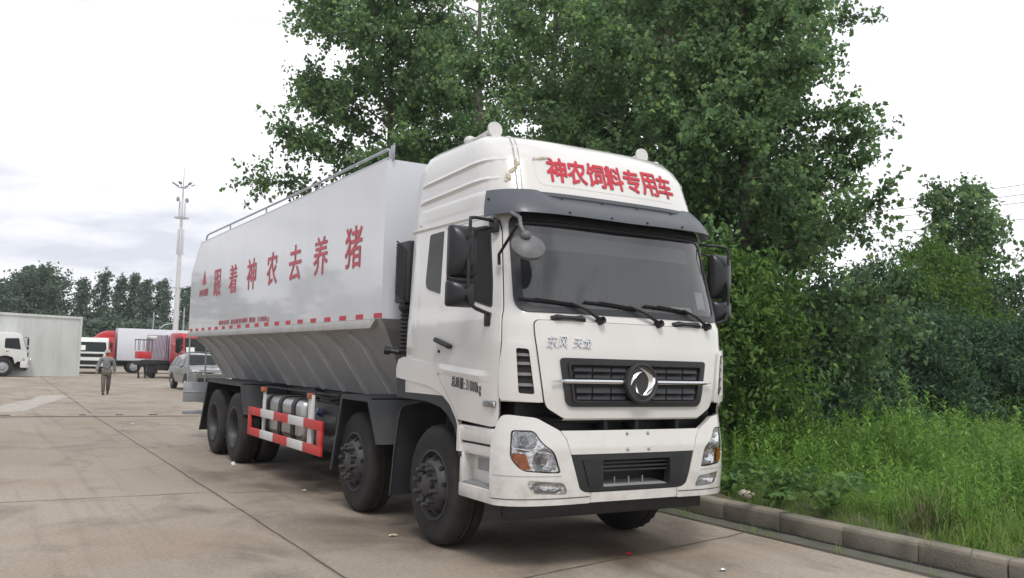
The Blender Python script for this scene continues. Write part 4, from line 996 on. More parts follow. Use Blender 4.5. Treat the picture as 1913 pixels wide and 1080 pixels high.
# rounded top rail along the upper edge
mb = MB()
for sg in (-1, 1): mb.tube([(sg * 1.24, TF, ZT), (sg * 1.24, 10.06, ZT), (sg * 1.24, TR, 3.19)], .014, 6)
mb.build('tank_edge', 'tank_front', tank)
for y in (1.9, 3.6, 5.3, 7.0, 8.7):
    mb = MB(); mb.lathe([(0, .28), (.06, .28), (.07, 0)], (.0, y, ZT), (0, 0, 1), 24); mb.build('tank_hatch', 'galv', tank)
HS = [(1.16, 1.992), (.95, 1.82), (.545, 1.225)]
mb = MB()
for sg in (-1, 1):
    mb.span((sg * 1.215, 1.42, 1.99), (sg * 1.262, 10.85, 2.085), .006)
    mb.add([(sg * 1.215, 1.42, 2.0), (sg * 1.262, 1.42, 2.0), (sg * 1.262, 1.28, 2.085), (sg * 1.215, 1.28, 2.085), (sg * 1.262, 1.42, 2.085), (sg * 1.215, 1.42, 2.085)], [(0, 1, 2, 3), (1, 4, 2), (0, 5, 3)])
mb.build('tank_lip', 'lip', tank)
mb = MB(); yF = (1.24, 1.55, 2.0); yB = (10.45, 10.42, 10.40)
V = []
for (x, z), a, b in zip(HS, yF, yB): V += [(-x, a, z), (x, a, z), (x, b, z), (-x, b, z)]
mb.add(V, [(0, 1, 5, 4), (4, 5, 9, 8), (1, 2, 6, 5), (5, 6, 10, 9), (2, 3, 7, 6), (6, 7, 11, 10), (3, 0, 4, 7), (7, 4, 8, 11), (8, 9, 10, 11)])
mb.add([(-1.25, TF, ZB), (1.25, TF, ZB), (1.16, 1.24, 1.992), (-1.16, 1.24, 1.992), (1.25, TR, ZB), (-1.25, TR, ZB), (1.16, 10.45, 1.992), (-1.16, 10.45, 1.992)], [(0, 1, 2, 3), (1, 4, 6, 2), (0, 3, 7, 5), (5, 7, 6, 4)])
hop = mb.build('hopper', 'hopper', truck, 20)
for y in [2.3 + .81 * k for k in range(11)]:
    for sg in (-1, 1):
        mb = MB(); P = [(1.164, 1.944), (.983, 1.79), (.597, 1.222)]
        Q = [(1.13, 1.98), (.945, 1.825), (.55, 1.235)]
        n4 = len(P); vs = []
        for dy in (-.022, .022): vs += [(sg * p[0], y + dy, p[1]) for p in P] + [(sg * q[0], y + dy, q[1]) for q in Q]
        fs = []
        for i in range(n4 - 1):
            fs += [(i, i + 1, n4 + i + 1, n4 + i), (2 * n4 + i, 3 * n4 + i, 3 * n4 + i + 1, 2 * n4 + i + 1), (i, 2 * n4 + i, 2 * n4 + i + 1, i + 1)]
        mb.add(vs, fs); mb.build('hopper_rib', 'rib', hop, 20)
mb = MB(); mb.span((-.50, 2.1, 1.10), (.50, 10.2, 1.215), .01); mb.span((-.62, 2.5, 1.17), (.62, 2.7, 1.235)); mb.span((-.62, 5.0, 1.17), (.62, 5.2, 1.235)); mb.span((-.62, 9.6, 1.17), (.62, 9.8, 1.235)); mb.build('hopper_base', 'dark_steel', hop)
# lettering on both tank sides; on the right side it runs towards the cab
tw = ['猪', '养', '去', '农', '神', '着', '跟']
ty = [2.03, 3.14, 4.16, 5.23, 6.33, 7.47, 8.57]
for sg in (-1, 1):
    fT = (lambda u, v, o: (-1.25 - o, -u, v)) if sg < 0 else (lambda u, v, o: (1.25 + o, u, v))
    for k, y in enumerate(ty):
        ch = tw[k]; yy = y if sg < 0 else ty[6 - k]
        u = -yy if sg < 0 else yy
        mb = MB(); lettering(mb, ch, (u - .255, 2.68, u + .255, 3.145), fT, .013, .004, gap=.0); mb.build('tank_character', 'pinkred', tank, 0, fix=False)
    mb = MB(); u = -9.62 if sg < 0 else 9.62
    lettering(mb, '神农饲料', (u - .38, 2.73, u + .38, 2.86), fT, .02, .004); 
    mb.patch(rpoly([(u, 3.22), (u - .17, 2.95), (u - .08, 2.95), (u, 3.08), (u + .08, 2.95), (u + .17, 2.95)], .02), fT, .004)
    mb.patch([(u + .075 * math.cos(a), 2.985 + .055 * math.sin(a)) for a in np.linspace(0, 6.0, 14)], fT, .0045)
    mb.build('tank_logo', 'pinkred', tank, 0)
    mb = MB(); u0, u1 = (-8.3, -5.25) if sg < 0 else (5.25, 8.3)
    lettering(mb, '罐体容积 准运散装饲料 限装 31000kg', (u0, 2.168, u1, 2.245), fT, .01, .004); mb.build('tank_small_lettering', 'pinkred', tank, 0)
    for k in range(19):
        y = 1.272 + .517 * k
        MB().span((sg * 1.2495, y - .13, 2.097), (sg * 1.2545, y + .08, 2.147)).build('reflector_mark', 'red', tank, 0)
# railing along the roof
for sg in (-1, 1):
    mb = MB(); x = sg * 1.19
    mb.tube([(x, 1.22, 3.76), (x, 1.22, 3.87), (x, 1.30, 3.895), (x, 5, 3.885), (x, 9.7, 3.90), (x, 9.86, 3.885), (x, 9.93, 3.82), (x, 9.93, 3.76)], .016, 8)
    for y in (3.5, 5.9, 8.1): mb.tube([(x, y, 3.76), (x, y, 3.89)], .013, 6)
    mb.tube([(x, 10.45, 3.46), (x, 10.46, 3.54), (x, 10.55, 3.56), (x, 10.62, 3.50), (x, 10.68, 3.24)], .014, 6)
    mb.tube([(x, 10.88, 3.20), (x, 10.88, 3.29), (x, 10.94, 3.31), (x, 10.97, 3.2), (x, 10.97, 2.1)], .012, 6)
    rl = mb.build('roof_railing', 'galv', tank)
    MB().box((x, 1.16, 3.835), (.012, .10, .17), .01).build('railing_plate', 'galv', rl)
# rear ladder and underrun
mb = MB()
for x in (-1.135, -.808): mb.tube([(x, 11.2, 1.10), (x, 11.2, 2.02)], .016, 6)
for z in (1.30, 1.70): mb.tube([(-1.135, 11.2, z), (-.808, 11.2, z)], .012, 6)
for x in (-1.135, -.808): mb.tube([(x, 11.2, 2.0), (x, 10.7, 2.1)], .016, 6)
mb.build('rear_ladder', 'galv', truck)
mb = MB(); mb.span((-1.215, 11.18, .715), (1.215, 11.2, 1.11), .004); mb.span((-1.215, 11.165, .90), (1.215, 11.18, .93), .004); mb.span((-1.215, 11.15, .48), (1.215, 11.2, .56), .01)
for x in (-.5, .5): mb.span((x - .05, 10.4, .5), (x + .05, 11.15, 1.0), .01)
mb.build('rear_guard', 'galv', truck)

# ------------------------------------------------------------ background vehicles, wall, tower, lamps, person
M['bgred'] = pmat('red_truck_paint', (.50, .025, .03), .35, var=.12, coat=.4)
M['bgwhite'] = pmat('white_truck_paint', (.66, .67, .65), .35, var=.08, coat=.4)
M['boxwhite'] = pmat('white_box_panel', (.64, .65, .70), .45, var=.06)
M['suv'] = pmat('grey_car_paint', (.22, .22, .215), .28, .35, var=.08, coat=.6)
M['shed'] = pmat('pale_corrugated_steel', (.56, .58, .55), .55, scale=1.2, col2=(.47, .49, .465), fac=(.42, .7), stretch=(1, 1, .25))
def tarp_mat():
    mt, ns, ln, b = newmat('striped_tarpaulin')
    t = ns.new("ShaderNodeTexCoord"); wv = ns.new("ShaderNodeTexWave"); wv.inputs['Scale'].default_value = 2.4; wv.inputs['Distortion'].default_value = .8; wv.bands_direction = 'X'; wv.inputs['Detail'].default_value = 1
    r = ns.new("ShaderNodeValToRGB"); r.color_ramp.elements[0].position = .45; r.color_ramp.elements[0].color = (.52, .47, .52, 1); r.color_ramp.elements[1].position = .6; r.color_ramp.elements[1].color = (.13, .07, .14, 1)
    mpn = ns.new('ShaderNodeMapping'); mpn.inputs['Rotation'].default_value = (0, 0, R(38)); ln.new(t.outputs['Object'], mpn.inputs[0]); ln.new(mpn.outputs[0], wv.inputs[0]); ln.new(wv.outputs[0], r.inputs[0]); ln.new(r.outputs[0], b.inputs['Base Color']); b.inputs['Roughness'].default_value = .6; return mt
M['tarp'] = tarp_mat()
def bg_wheel(root, x, y, r=.52, wd=.28, sg=1):
    w_ = empty('wheel', (x, y, 0), 0, root)
    mb = MB(); mb.lathe([(0, r * .58), (.01, r * .8), (-.01, r * .95), (-.05, r), (-wd + .05, r), (-wd, r * .9), (-wd, r * .58)], (0, 0, r), (sg, 0, 0), 28); mb.build('tyre', 'rubber', w_)
    mb = MB(); mb.lathe([(-.02, r * .6), (.0, r * .56), (-.05, r * .5), (-.03, r * .3), (.04, r * .22), (.05, 0)], (0, 0, r), (sg, 0, 0), 20); mb.build('rim', 'galv', w_)
def bg_cab(root, paint, W, H, L, lift=.55, roof=None):
    """cab with its front at y=0 facing -Y"""
    h = W / 2; g = MB()
    pr = [(.03, lift + .35), (0, 1.15), (.02, 1.55), (.30, H - .28), (.42, H - .06), (.62, H), (L - .1, H), (L, H - .1), (L, .95), (L - .15, .95), (L - .25, 1.15), (L - .75, 1.25), (.75, 1.15), (.62, .75), (.5, lift + .35)]
    g.prism(pr, 0, -h, h, .05); cab_ = g.build('cab', paint, root, 40)
    ws = lambda u, v, o: (u, .02 + (.30 - .02) * (v - 1.55) / (H - .28 - 1.55) - .012 - o, v)
    mb = MB(); mb.patch(rpoly([(-h + .10, 1.60), (h - .10, 1.60), (h - .16, H - .32), (-h + .16, H - .32)], .1), ws, .0, .01, res=3); mb.build('windscreen', 'dark_glass', root)
    for a, b, z0, z1 in ((-h + .2, -h + .75, 1.70, 2.05),): MB().patch([(a, z0), (b, z0), (b, z1), (a, z1)], ws, .006, 0, res=3).build('permit_sticker', 'paper', root)
    for sg in (-1, 1):
        P = rpoly([(.34, 1.62), (1.2, 1.70), (1.2, H - .35), (.48, H - .32)], .07); MB().patch(P, lambda u, v, o: (sg * (h + .006 + o), u, v), 0, .01, res=3).build('door_glass', 'dark_glass', root)
        mb = MB(); mb.box((sg * (h + .004), 1.05, 1.5), (.02, .16, .035), .005); mb.build('door_handle', 'black', root)
        P = [(.62, .78), (.72, 1.12), (1.0, 1.2), (1.35, 1.2), (1.36, 1.21), (.70, 1.22)]
        mb = MB(); mb.span((sg * (h + .08), -.06, H - .75), (sg * (h + .28), .04, H - .32), .03); mb.span((sg * (h + .08), -.06, H - 1.0), (sg * (h + .26), .04, H - .8), .03); mb.tube([(sg * (h - .02), .2, H - .28), (sg * (h + .18), 0, H - .25), (sg * (h + .18), 0, H - .4)], .02, 6); mb.build('mirror', 'black', root)
        hl_ = rpoly([(sg * (h - .42), .82), (sg * (h - .10), .80), (sg * (h - .12), 1.06), (sg * (h - .36), 1.10)], .04); MB().patch(hl_, lambda u, v, o: (u, -.165 - o, v), 0, .03, res=3).build('headlight', 'refl', root)
    mb = MB(); mb.patch(rpoly([(-h + .36, 1.22), (h - .36, 1.22), (h - .28, 1.46), (-h + .28, 1.46)], .04), lambda u, v, o: (u, -.012 - o, v), 0, .02, res=3)
    mb.build('grille', 'black', root)
    mb = MB()
    for z in (1.28, 1.34, 1.40): mb.span((-h + .4, -.03, z - .01), (h - .4, -.014, z + .012))
    mb.build('grille_slat', 'dark_steel', root)
    mb = MB(); mb.prism(rpoly([(-h, .35), (-h, .0), (-h + .25, -.15), (h - .25, -.15), (h, 0), (h, .35)], .1), 2, lift, 1.12, .02); mb.build('bumper', paint, root)
    mb = MB(); mb.patch(rpoly([(-h + .45, lift + .12), (h - .45, lift + .12), (h - .35, lift + .42), (-h + .35, lift + .42)], .05), lambda u, v, o: (u, -.155 - o, v), 0, .02, res=3); mb.build('bumper_intake', 'black', root)
    mb = MB(); mb.span((-h + .08, .0, lift - .17), (h - .08, .4, lift - .01), .02); mb.span((-.45, .2, .6), (.45, L, 1.0)); mb.build('chassis', 'black', root)
    if roof: MB().prism(roof, 0, -h + .06, h - .06, .08).build('roof_fairing', paint, root, 40)
    return cab_
def px_(xp, t_):
    q = CAM + (ff + rr * ((xp - 956.5) / 1680.4) - uu * .088) * t_; return (q.x, q.y, 0)
# pale corrugated steel shed wall at the left
p = Vector((1.15, 57.0, 0)); d = Vector((-.88, -.475, 0)).normalized(); shed = empty('steel_container', p, math.atan2(d.y, d.x))
tag(shed, 'long pale grey corrugated steel container standing behind the white truck at left', 'container')
mb = MB(); Lw, Hw = 14.0, 3.78; n = 140; vs = []
for i in range(n + 1):
    x = Lw * i / n; yy = .007 * (1 if (i // 2) % 2 else 0); vs += [(x, yy, .06), (x, yy, Hw)]
mb.add(vs, [(2 * i, 2 * i + 2, 2 * i + 3, 2 * i + 1) for i in range(n)])
mb.span((0, -2.4, Hw - .02), (Lw, .05, Hw + .05)); mb.span((0, -2.4, .06), (.05, 0, Hw - .02)); mb.span((0, -2.4, .0), (Lw, -2.35, Hw - .02)); mb.build('container_wall', 'shed', shed, 0)
mb = MB(); mb.span((-.03, -.02, .0), (.10, .07, Hw + .06)); mb.span((.1, .036, .0), (Lw, .06, .12)); mb.span((.1, .036, Hw - .1), (Lw, .06, Hw - .021)); mb.build('container_frame', 'shed', shed, 0)
# white truck at the left edge, seen from its side
r1 = empty('white_truck', px_(50, 54.5), 1.50); tag(r1, 'white truck cab cut by the left picture edge, seen from its side before the container', 'truck')
bg_cab(r1, 'bgwhite', 2.3, 2.62, 1.85)
for sg in (-1, 1): bg_wheel(r1, sg * 1.12, 1.25, .56, .3, sg)
mb = MB(); mb.span((-.45, 1.9, .7), (.45, 9, .95)); mb.build('chassis_rail', 'black', r1); mb = MB(); mb.span((-1.2, 2.2, 1.0), (1.2, 9, 3.0), .03); mb.build('cargo_box', 'bgwhite', r1)
for sg in (-1, 1): bg_wheel(r1, sg * 1.12, 7.2, .52, .55, sg)
# white truck facing the camera
r2 = empty('white_truck', px_(168, 64.5), -.10); tag(r2, 'white truck facing the camera between the container and the white box', 'truck')
bg_cab(r2, 'bgwhite', 2.25, 2.62, 1.9)
for sg in (-1, 1): bg_wheel(r2, sg * 1.1, 1.25, .5, .28, sg)
mb = MB(); mb.span((-.45, 1.9, .7), (.45, 7, .95)); mb.build('chassis_rail', 'black', r2); MB().span((-1.1, 2.2, .95), (1.1, 7, 1.6), .03).build('cargo_bed', 'bgwhite', r2)
# red cab with a white box body, side on
r3 = empty('box_truck', px_(157, 69), -1.62); tag(r3, 'red truck with a long white box body standing side on behind the white truck', 'truck')
bg_cab(r3, 'bgred', 2.4, 2.75, 1.95, roof=[(.55, 2.7), (1.0, 3.1), (1.3, 3.22), (1.95, 3.25), (1.95, 2.7)])
MB().span((-1.22, 2.15, .98), (1.22, 9.6, 3.46), .03).build('cargo_box', 'boxwhite', r3)
mb = MB(); mb.span((-1.23, 2.15, .90), (1.23, 9.6, .98)); mb.span((-.45, 1.5, .6), (.45, 9.6, .88)); mb.build('chassis_rail', 'black', r3)
for sg in (-1, 1):
    MB().span((sg * 1.15, 4.6, .45), (sg * 1.2, 6.3, .75)).build('side_guard', 'wht_paint', r3)
    for y in (1.3, 3.4, 7.9): bg_wheel(r3, sg * 1.2, y, .52, .3, sg)
# red flatbed carrying a load under a striped tarpaulin
r4 = empty('flatbed_truck', px_(376, 57.5), .24); tag(r4, 'red flatbed truck with a white sheet in its windscreen behind the grey car', 'truck')
bg_cab(r4, 'bgred', 2.45, 2.95, 2.0)
mb = MB(); mb.span((-1.2, 2.2, .95), (1.2, 6.6, 1.15), .02); mb.span((-.45, 2, .6), (.45, 6.5, .93)); mb.build('flatbed', 'black', r4)
for sg in (-1, 1):
    for y in (1.3, 5.4): bg_wheel(r4, sg * 1.15, y, .52, .3, sg)
    MB().span((sg * 1.02, 2.5, .5), (sg * 1.1, 5.0, .9), .03).build('side_skirt', 'black', r4)
mb = MB(); rg = random.Random(4); nU, nV = 40, 12; vs = []
ring = rpoly([(-1.25, 2.5), (1.18, 2.5), (1.18, 5.9), (-1.25, 5.9)], .2, 9)
for j in range(nV + 1):
    t = j / nV; z = 1.16 + 1.62 * t
    for i, q in enumerate(ring):
        k = 1 + .05 * math.sin(i * 1.9 + t * 3) * (1 - t * .6) - .05 * t; c = Vector((0, 4.55))
        e = c + (Vector(q) - c) * k; vs.append((e.x, e.y, z + .05 * math.sin(i * .7) * t))
n = len(ring); mb.add(vs, [(j * n + i, j * n + (i + 1) % n, (j + 1) * n + (i + 1) % n, (j + 1) * n + i) for j in range(nV) for i in range(n)]); o_ = len(mb.v)
mb.add([vs[nV * n + i] for i in range(n)] + [(0, 4.55, 2.9)], [(i, (i + 1) % n, n) for i in range(n)])
tp = mb.build('covered_load', 'tarp', None, 60); tp.location = r4.location; tp.rotation_euler = r4.rotation_euler; tag(tp, 'bulky load under a purple and white striped tarpaulin on the red flatbed', 'load')
# small red lift cab with a barred frame
r5 = empty('loader_cab', px_(266, 57.5), .1); tag(r5, 'small red barred operator cab on stand legs left of the striped load', 'machine')
MB().span((-.42, -.4, 1.25), (.42, .4, 1.72), .03).build('cab_body', 'bgred', r5)
mb = MB()
for x in (-.42, -.14, .14, .42):
    for y in (-.38, .38): mb.tube([(x, y, 1.75), (x, y, 2.45)], .018, 6)
mb.span((-.47, -.42, 2.43), (.47, .42, 2.48)); mb.build('cab_frame', 'dark_steel', r5)
MB().span((.25, -.3, 2.52), (.75, .3, 2.72), .06).build('roof_lamp', 'bgwhite', r5)
mb = MB(); mb.span((-.5, -.3, .85), (.8, .3, 1.13), .03); mb.tube([(-.3, 0, .9), (-.2, 0, .0)], .06, 8); mb.tube([(.1, 0, .9), (.2, 0, 0)], .06, 8); mb.span((.3, -.2, .3), (.9, .2, .85), .05); mb.build('stand', 'dark_steel', r5)
for sg in (-1, 1): bg_wheel(r5, .7 + sg * .05, .2, .3, .15, sg)
# grey SUV
r6 = empty('grey_car', px_(396, 40), .04); tag(r6, 'grey sport utility car with headlights and roof rails behind the truck ladder', 'car')
mb = MB(); sec = []
# loft of cross-sections along y: (y, half width at sill, half width at belt, belt z, roof half width, roof z)
for y, hw, bz, rw, rz in ((0.0, .70, .80, .60, .84), (.06, .82, .90, .70, .95), (.35, .90, .98, .78, 1.01), (.95, .91, 1.03, .80, 1.08), (1.15, .91, 1.05, .78, 1.13), (1.85, .91, 1.07, .64, 1.60), (2.4, .91, 1.08, .63, 1.66), (3.4, .91, 1.09, .62, 1.64), (4.1, .89, 1.10, .60, 1.52), (4.35, .86, 1.08, .66, 1.25), (4.48, .80, .95, .66, 1.05)):
    sec.append([(-hw + .04, y, .34), (-hw, y, .55), (-hw, y, bz - .1), (-hw + .03, y, bz), (-rw, y, rz - .05), (-rw + .1, y, rz), (0, y, rz + .03), (rw - .1, y, rz), (rw, y, rz - .05), (hw - .03, y, bz), (hw, y, bz - .1), (hw, y, .55), (hw - .04, y, .34)])
n = len(sec[0]); mb.add([p_ for s_ in sec for p_ in s_], [(j * n + i, j * n + i + 1, (j + 1) * n + i + 1, (j + 1) * n + i) for j in range(len(sec) - 1) for i in range(n - 1)]); mb.add(sec[0], [tuple(range(n))]); mb.add(sec[-1], [tuple(range(n))])
mb.build('body', 'suv', r6, 40)
mb = MB(); mb.add([(-.70, 1.17, 1.17), (.70, 1.17, 1.17), (.57, 1.80, 1.59), (-.57, 1.80, 1.59)], [(0, 1, 2, 3)]); mb.v = [(x, y - .02, z + .015) for x, y, z in mb.v]; mb.build('windscreen', 'dark_glass', r6)
for sg in (-1, 1):
    for a, b in ((1.55, 2.45), (2.52, 3.3), (3.37, 3.95)):
        mb = MB(); q = lambda y, t: (sg * (.895 - .235 * t), y, 1.10 + .42 * t); aa = a if a > 2 else a - .02
        mb.add([q(aa, 0), q(b, 0), q(b, 1), q(a + (.3 if a < 2 else 0), 1)], [(0, 1, 2, 3)]); mb.build('side_window', 'dark_glass', r6)
    mb = MB(); mb.box((sg * .66, .12, .86), (.34, .2, .17), .06); mb.build('headlight', 'refl', r6)
    mb = MB(); mb.sphere((sg * 1.0, 1.35, 1.10), .1, sc=(1.1, .7, .75)); mb.build('mirror', 'suv', r6)
    mb = MB(); mb.tube([(sg * .60, 1.9, 1.68), (sg * .60, 2.1, 1.72), (sg * .60, 3.4, 1.72), (sg * .60, 3.6, 1.66)], .02, 6); mb.build('roof_rail', 'galv', r6)
    for y in (.92, 3.55):
        bg_wheel(r6, sg * .90, y, .36, .22, sg)
        mb = MB(); P = [(y + .43 * math.cos(a), .36 + .43 * math.sin(a)) for a in np.linspace(-.1, 3.24, 16)]; mb.patch(P, lambda u, v, o: (sg * (.914 + o), u, v), 0, .01, res=1); mb.build('wheel_well', 'black', r6)
mb = MB(); mb.span((-.42, -.03, .72), (.42, .03, .84), .02); mb.build('grille', 'chrome', r6); mb = MB(); mb.span((-.6, -.05, .42), (.6, .02, .60), .02); mb.build('lower_grille', 'black', r6)
MB().span((-.80, -.06, .30), (.80, .10, .41), .02).build('bumper', 'suv', r6)
# mobile-phone mast
tw_ = empty('phone_mast', (12.55, 87.4, 0)); tag(tw_, 'tall pale tapering mast with antennas and floodlights at its top', 'mast')
mb = MB(); mb.lathe([(0, .31), (4, .28), (11, .20), (11.02, .18), (15.6, .14), (15.62, .10), (18.6, .08)], (0, 0, 0), (0, 0, 1), 16); mb.build('pole', pmat('pale_mast_steel', (.58, .59, .58), .5, var=.1), tw_)
mb = MB(); mb.tube([(0, 0, 18.5), (0, 0, 21.2)], [.05, .01], 6); mb.build('lightning_rod', 'galv', tw_)
for z, r_ in ((15.3, .72), (8.2, .70)):
    mb = MB(); mb.lathe([(0, r_ - .04), (0, r_), (.06, r_), (.06, r_ - .04)], (0, 0, z), (0, 0, 1), 20) if z > 10 else mb.tube([(-r_, 0, z), (r_, 0, z)], .03, 6)
    for a in np.linspace(0, 2 * math.pi, 7)[:-1]: mb.tube([(.1 * math.cos(a), .1 * math.sin(a), z), (r_ * math.cos(a), r_ * math.sin(a), z)], .025, 5)
    mb.build('platform', 'galv', tw_)
for z, L_ in ((15.9, 1.6), (12.0, 2.6)):
    for a in (.3, 2.4, 4.5):
        mb = MB(); mb.box((.30 * math.cos(a), .30 * math.sin(a), z + L_ / 2 - .4), (.16, .10, L_), .03, (a, 0, 0)); mb.build('antenna', 'boxwhite', tw_)
for a in (.5, 3.5):
    mb = MB(); mb.lathe([(0, 0), (0, .24), (.12, .26), (.2, 0)], (.45 * math.cos(a), .45 * math.sin(a), 17.2), (math.cos(a), math.sin(a), 0), 14); mb.build('dish', 'galv', tw_)
for a in np.linspace(0, 2 * math.pi, 7)[:-1]:
    mb = MB(); mb.tube([(0, 0, 18.4), (.6 * math.cos(a), .6 * math.sin(a), 18.45), (.85 * math.cos(a), .85 * math.sin(a), 18.7)], .04, 5); mb.box((.95 * math.cos(a), .95 * math.sin(a), 18.78), (.4, .3, .12), .02, (a, -.5, 0)); mb.build('floodlight', 'galv', tw_)
# street lamps and a plain pole
def street_lamp(x, y, h, arm, label):
    t = empty('street_lamp', (x, y, 0)); tag(t, label, 'street lamp', 'street lamps behind the trucks')
    mb = MB(); mb.tube([(0, 0, 0), (0, 0, h)], [.10, .06], 8); mb.build('pole', 'galv', t)
    if arm:
        mb = MB(); mb.tube([(0, 0, h - .3), (.5, 0, h + .15), (1.4, 0, h + .35)], .05, 6); mb.build('arm', 'galv', t); MB().box((1.6, 0, h + .38), (.7, .22, .12), .04).build('lamp_head', 'boxwhite', t)
    return t
street_lamp(11.4, 93.4, 5.9, False, 'slim pale pole without an arm left of the curved street lamp')
street_lamp(12.9, 98.3, 4.6, True, 'street lamp with a short curved arm left of the tall mast')
street_lamp(12.15, 81.4, 6.0, False, 'slim pole close to the right side of the tall mast')
# walking man
def skin_mesh(name, verts, edges, radii, mat, parent, sub=2):
    me = bpy.data.meshes.new(name); me.from_pydata(verts, edges, []); o = bpy.data.objects.new(name, me); COL.objects.link(o)
    md = o.modifiers.new('skin', 'SKIN'); md.use_smooth_shade = True
    for i, r_ in enumerate(radii): me.skin_vertices[0].data[i].radius = (r_, r_) if not isinstance(r_, tuple) else r_
    me.skin_vertices[0].data[0].use_root = True
    ms = o.modifiers.new('sub', 'SUBSURF'); ms.levels = sub; ms.render_levels = sub
    dg = bpy.context.evaluated_depsgraph_get(); dg.update(); m2 = bpy.data.meshes.new_from_object(o.evaluated_get(dg))
    o.modifiers.clear(); o.data = m2; m2.materials.append(M[mat] if isinstance(mat, str) else mat); m2.polygons.foreach_set('use_smooth', [True] * len(m2.polygons))
    if parent: o.parent = parent
    return o
M['skin'] = pmat('skin', (.36, .20, .13), .6, var=.1); M['workcloth'] = pmat('grey_work_jacket', (.20, .215, .215), .9, scale=9, var=.3); M['trouser'] = pmat('grey_brown_trousers', (.15, .13, .115), .9, scale=9, var=.3)
man = empty('person', (-.375, 30.1, 0), -.12); tag(man, 'man in grey work clothes and cap walking towards the camera', 'person')
V = [(0, 0, .92), (0, .0, 1.10), (0, .0, 1.30), (0, 0, 1.42), (0, -.01, 1.49), (0, -.02, 1.57), (0, -.02, 1.66),
     (-.19, 0, 1.38), (-.30, -.02, 1.13), (-.34, -.12, .90), (-.35, -.15, .83), (.19, 0, 1.38), (.27, .04, 1.12), (.28, .02, .88), (.28, .0, .80),
     (-.095, 0, .88), (-.09, -.10, .50), (-.08, -.06, .09), (-.08, -.18, .04), (.095, 0, .88), (.09, .04, .50), (.08, .26, .12), (.08, .17, .05)]
E_ = [(0, 1), (1, 2), (2, 3), (3, 4), (4, 5), (5, 6), (3, 7), (7, 8), (8, 9), (9, 10), (3, 11), (11, 12), (12, 13), (13, 14), (0, 15), (15, 16), (16, 17), (17, 18), (0, 19), (19, 20), (20, 21), (21, 22)]
Rd = [.13, .125, .14, .10, .055, .085, .07, .06, .045, .035, .04, .06, .045, .035, .04, .085, .062, .045, .04, .085, .062, .045, .04]
skin_mesh('body', V, E_, Rd, 'skin', man)
J = [0, 1, 2, 3, 7, 8, 9, 11, 12, 13]; mp_ = {a: i for i, a in enumerate(J)}
skin_mesh('jacket', [V[i] for i in J], [(mp_[a], mp_[b]) for a, b in E_ if a in mp_ and b in mp_], [Rd[i] + .03 for i in J], 'workcloth', man)
J = [0, 15, 16, 17, 19, 20, 21]; mp_ = {a: i for i, a in enumerate(J)}
skin_mesh('trousers', [V[i] for i in J], [(mp_[a], mp_[b]) for a, b in E_ if a in mp_ and b in mp_], [Rd[i] + .025 for i in J], 'trouser', man)
for k, s_ in ((17, 18), (21, 22)):
    mb = MB(); a, b = Vector(V[k]), Vector(V[s_]); mb.sphere((a + b) / 2 + Vector((0, -.02, -.01)), .085, 14, 8, sc=(.55, 1.6, .6)); mb.build('shoe', 'black', man)
mb = MB(); mb.lathe([(0, .108), (.05, .105), (.10, .075), (.115, 0)], (0, -.02, 1.625), (0, 0, 1), 20); mb.lathe([(-.006, 0), (.0, .09), (.006, 0)], (0, -.10, 1.63), (0, -.1, 1), 16); mb.build('cap', pmat('pale_cap', (.40, .39, .34), .9), man)
mb = MB()
for x in (-.03, .03): mb.sphere((x, -.102, 1.585), .010)
mb.build('eyes', 'black', man); mb = MB(); mb.sphere((0, -.112, 1.555), .016, sc=(.8, 1.2, 1.3)); mb.build('nose', 'skin', man)
MB().box((0, -.100, 1.515), (.045, .012, .008), .003).build('mouth', 'bgred', man)
for sg in (-1, 1): 
    mb = MB(); mb.sphere((sg * .088, -.01, 1.565), .024, sc=(.5, .8, 1.2)); mb.build('ear', 'skin', man)
    h_ = Vector(V[10 if sg < 0 else 14]); mb = MB()
    for f in range(4): mb.tube([h_ + Vector((sg * .01, -.03 + .02 * f, -.02)), h_ + Vector((sg * .012, -.035 + .02 * f, -.065)), h_ + Vector((-sg * .006, -.035 + .02 * f, -.095 + .006 * abs(f - 1.5)))], [.011, .010, .007], 6)
    mb.tube([h_ + Vector((0, -.035, 0)), h_ + Vector((-sg * .015, -.06, -.03)), h_ + Vector((-sg * .02, -.06, -.055))], [.013, .011, .008], 6); mb.build('fingers', 'skin', man)

# ------------------------------------------------------------ trees, shrubs, weeds
G1 = [(0, (0.099, 0.178, 0.082)), (.45, (0.135, 0.236, 0.104)), (.8, (0.179, 0.293, 0.119)), (.97, (0.227, 0.357, 0.107)), (1, (0.344, 0.416, 0.120))]
M['poplar_leaf'] = leafmat('poplar_leaves', G1, .45, .7)
M['shrub_leaf'] = leafmat('dark_shrub_leaves', [(0, (.05, .10, .062)), (.5, (.07, .14, .076)), (.9, (.10, .185, .085)), (1, (.15, .23, .08))], .4, .7)
M['light_leaf'] = leafmat('bright_shrub_leaves', [(0, (.065, .135, .035)), (.5, (.10, .20, .045)), (1, (.18, .28, .06))], .45, .7)
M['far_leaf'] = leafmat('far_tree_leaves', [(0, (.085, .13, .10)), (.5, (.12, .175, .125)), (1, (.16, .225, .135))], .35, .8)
M['weed_leaf'] = leafmat('weed_leaves', [(0, (.11, .23, .045)), (.4, (.17, .33, .06)), (.8, (.23, .40, .08)), (.95, (.30, .44, .11)), (1, (.36, .34, .18))], .5, .7)
M['grass_leaf'] = leafmat('grass_blades', [(0, (.12, .22, .045)), (.5, (.20, .34, .07)), (.85, (.27, .39, .10)), (1, (.36, .33, .18))], .5, .7)
M['broad_leaf'] = leafmat('bramble_leaves', [(0, (.08, .17, .05)), (.6, (.13, .25, .07)), (1, (.22, .34, .10))], .4)
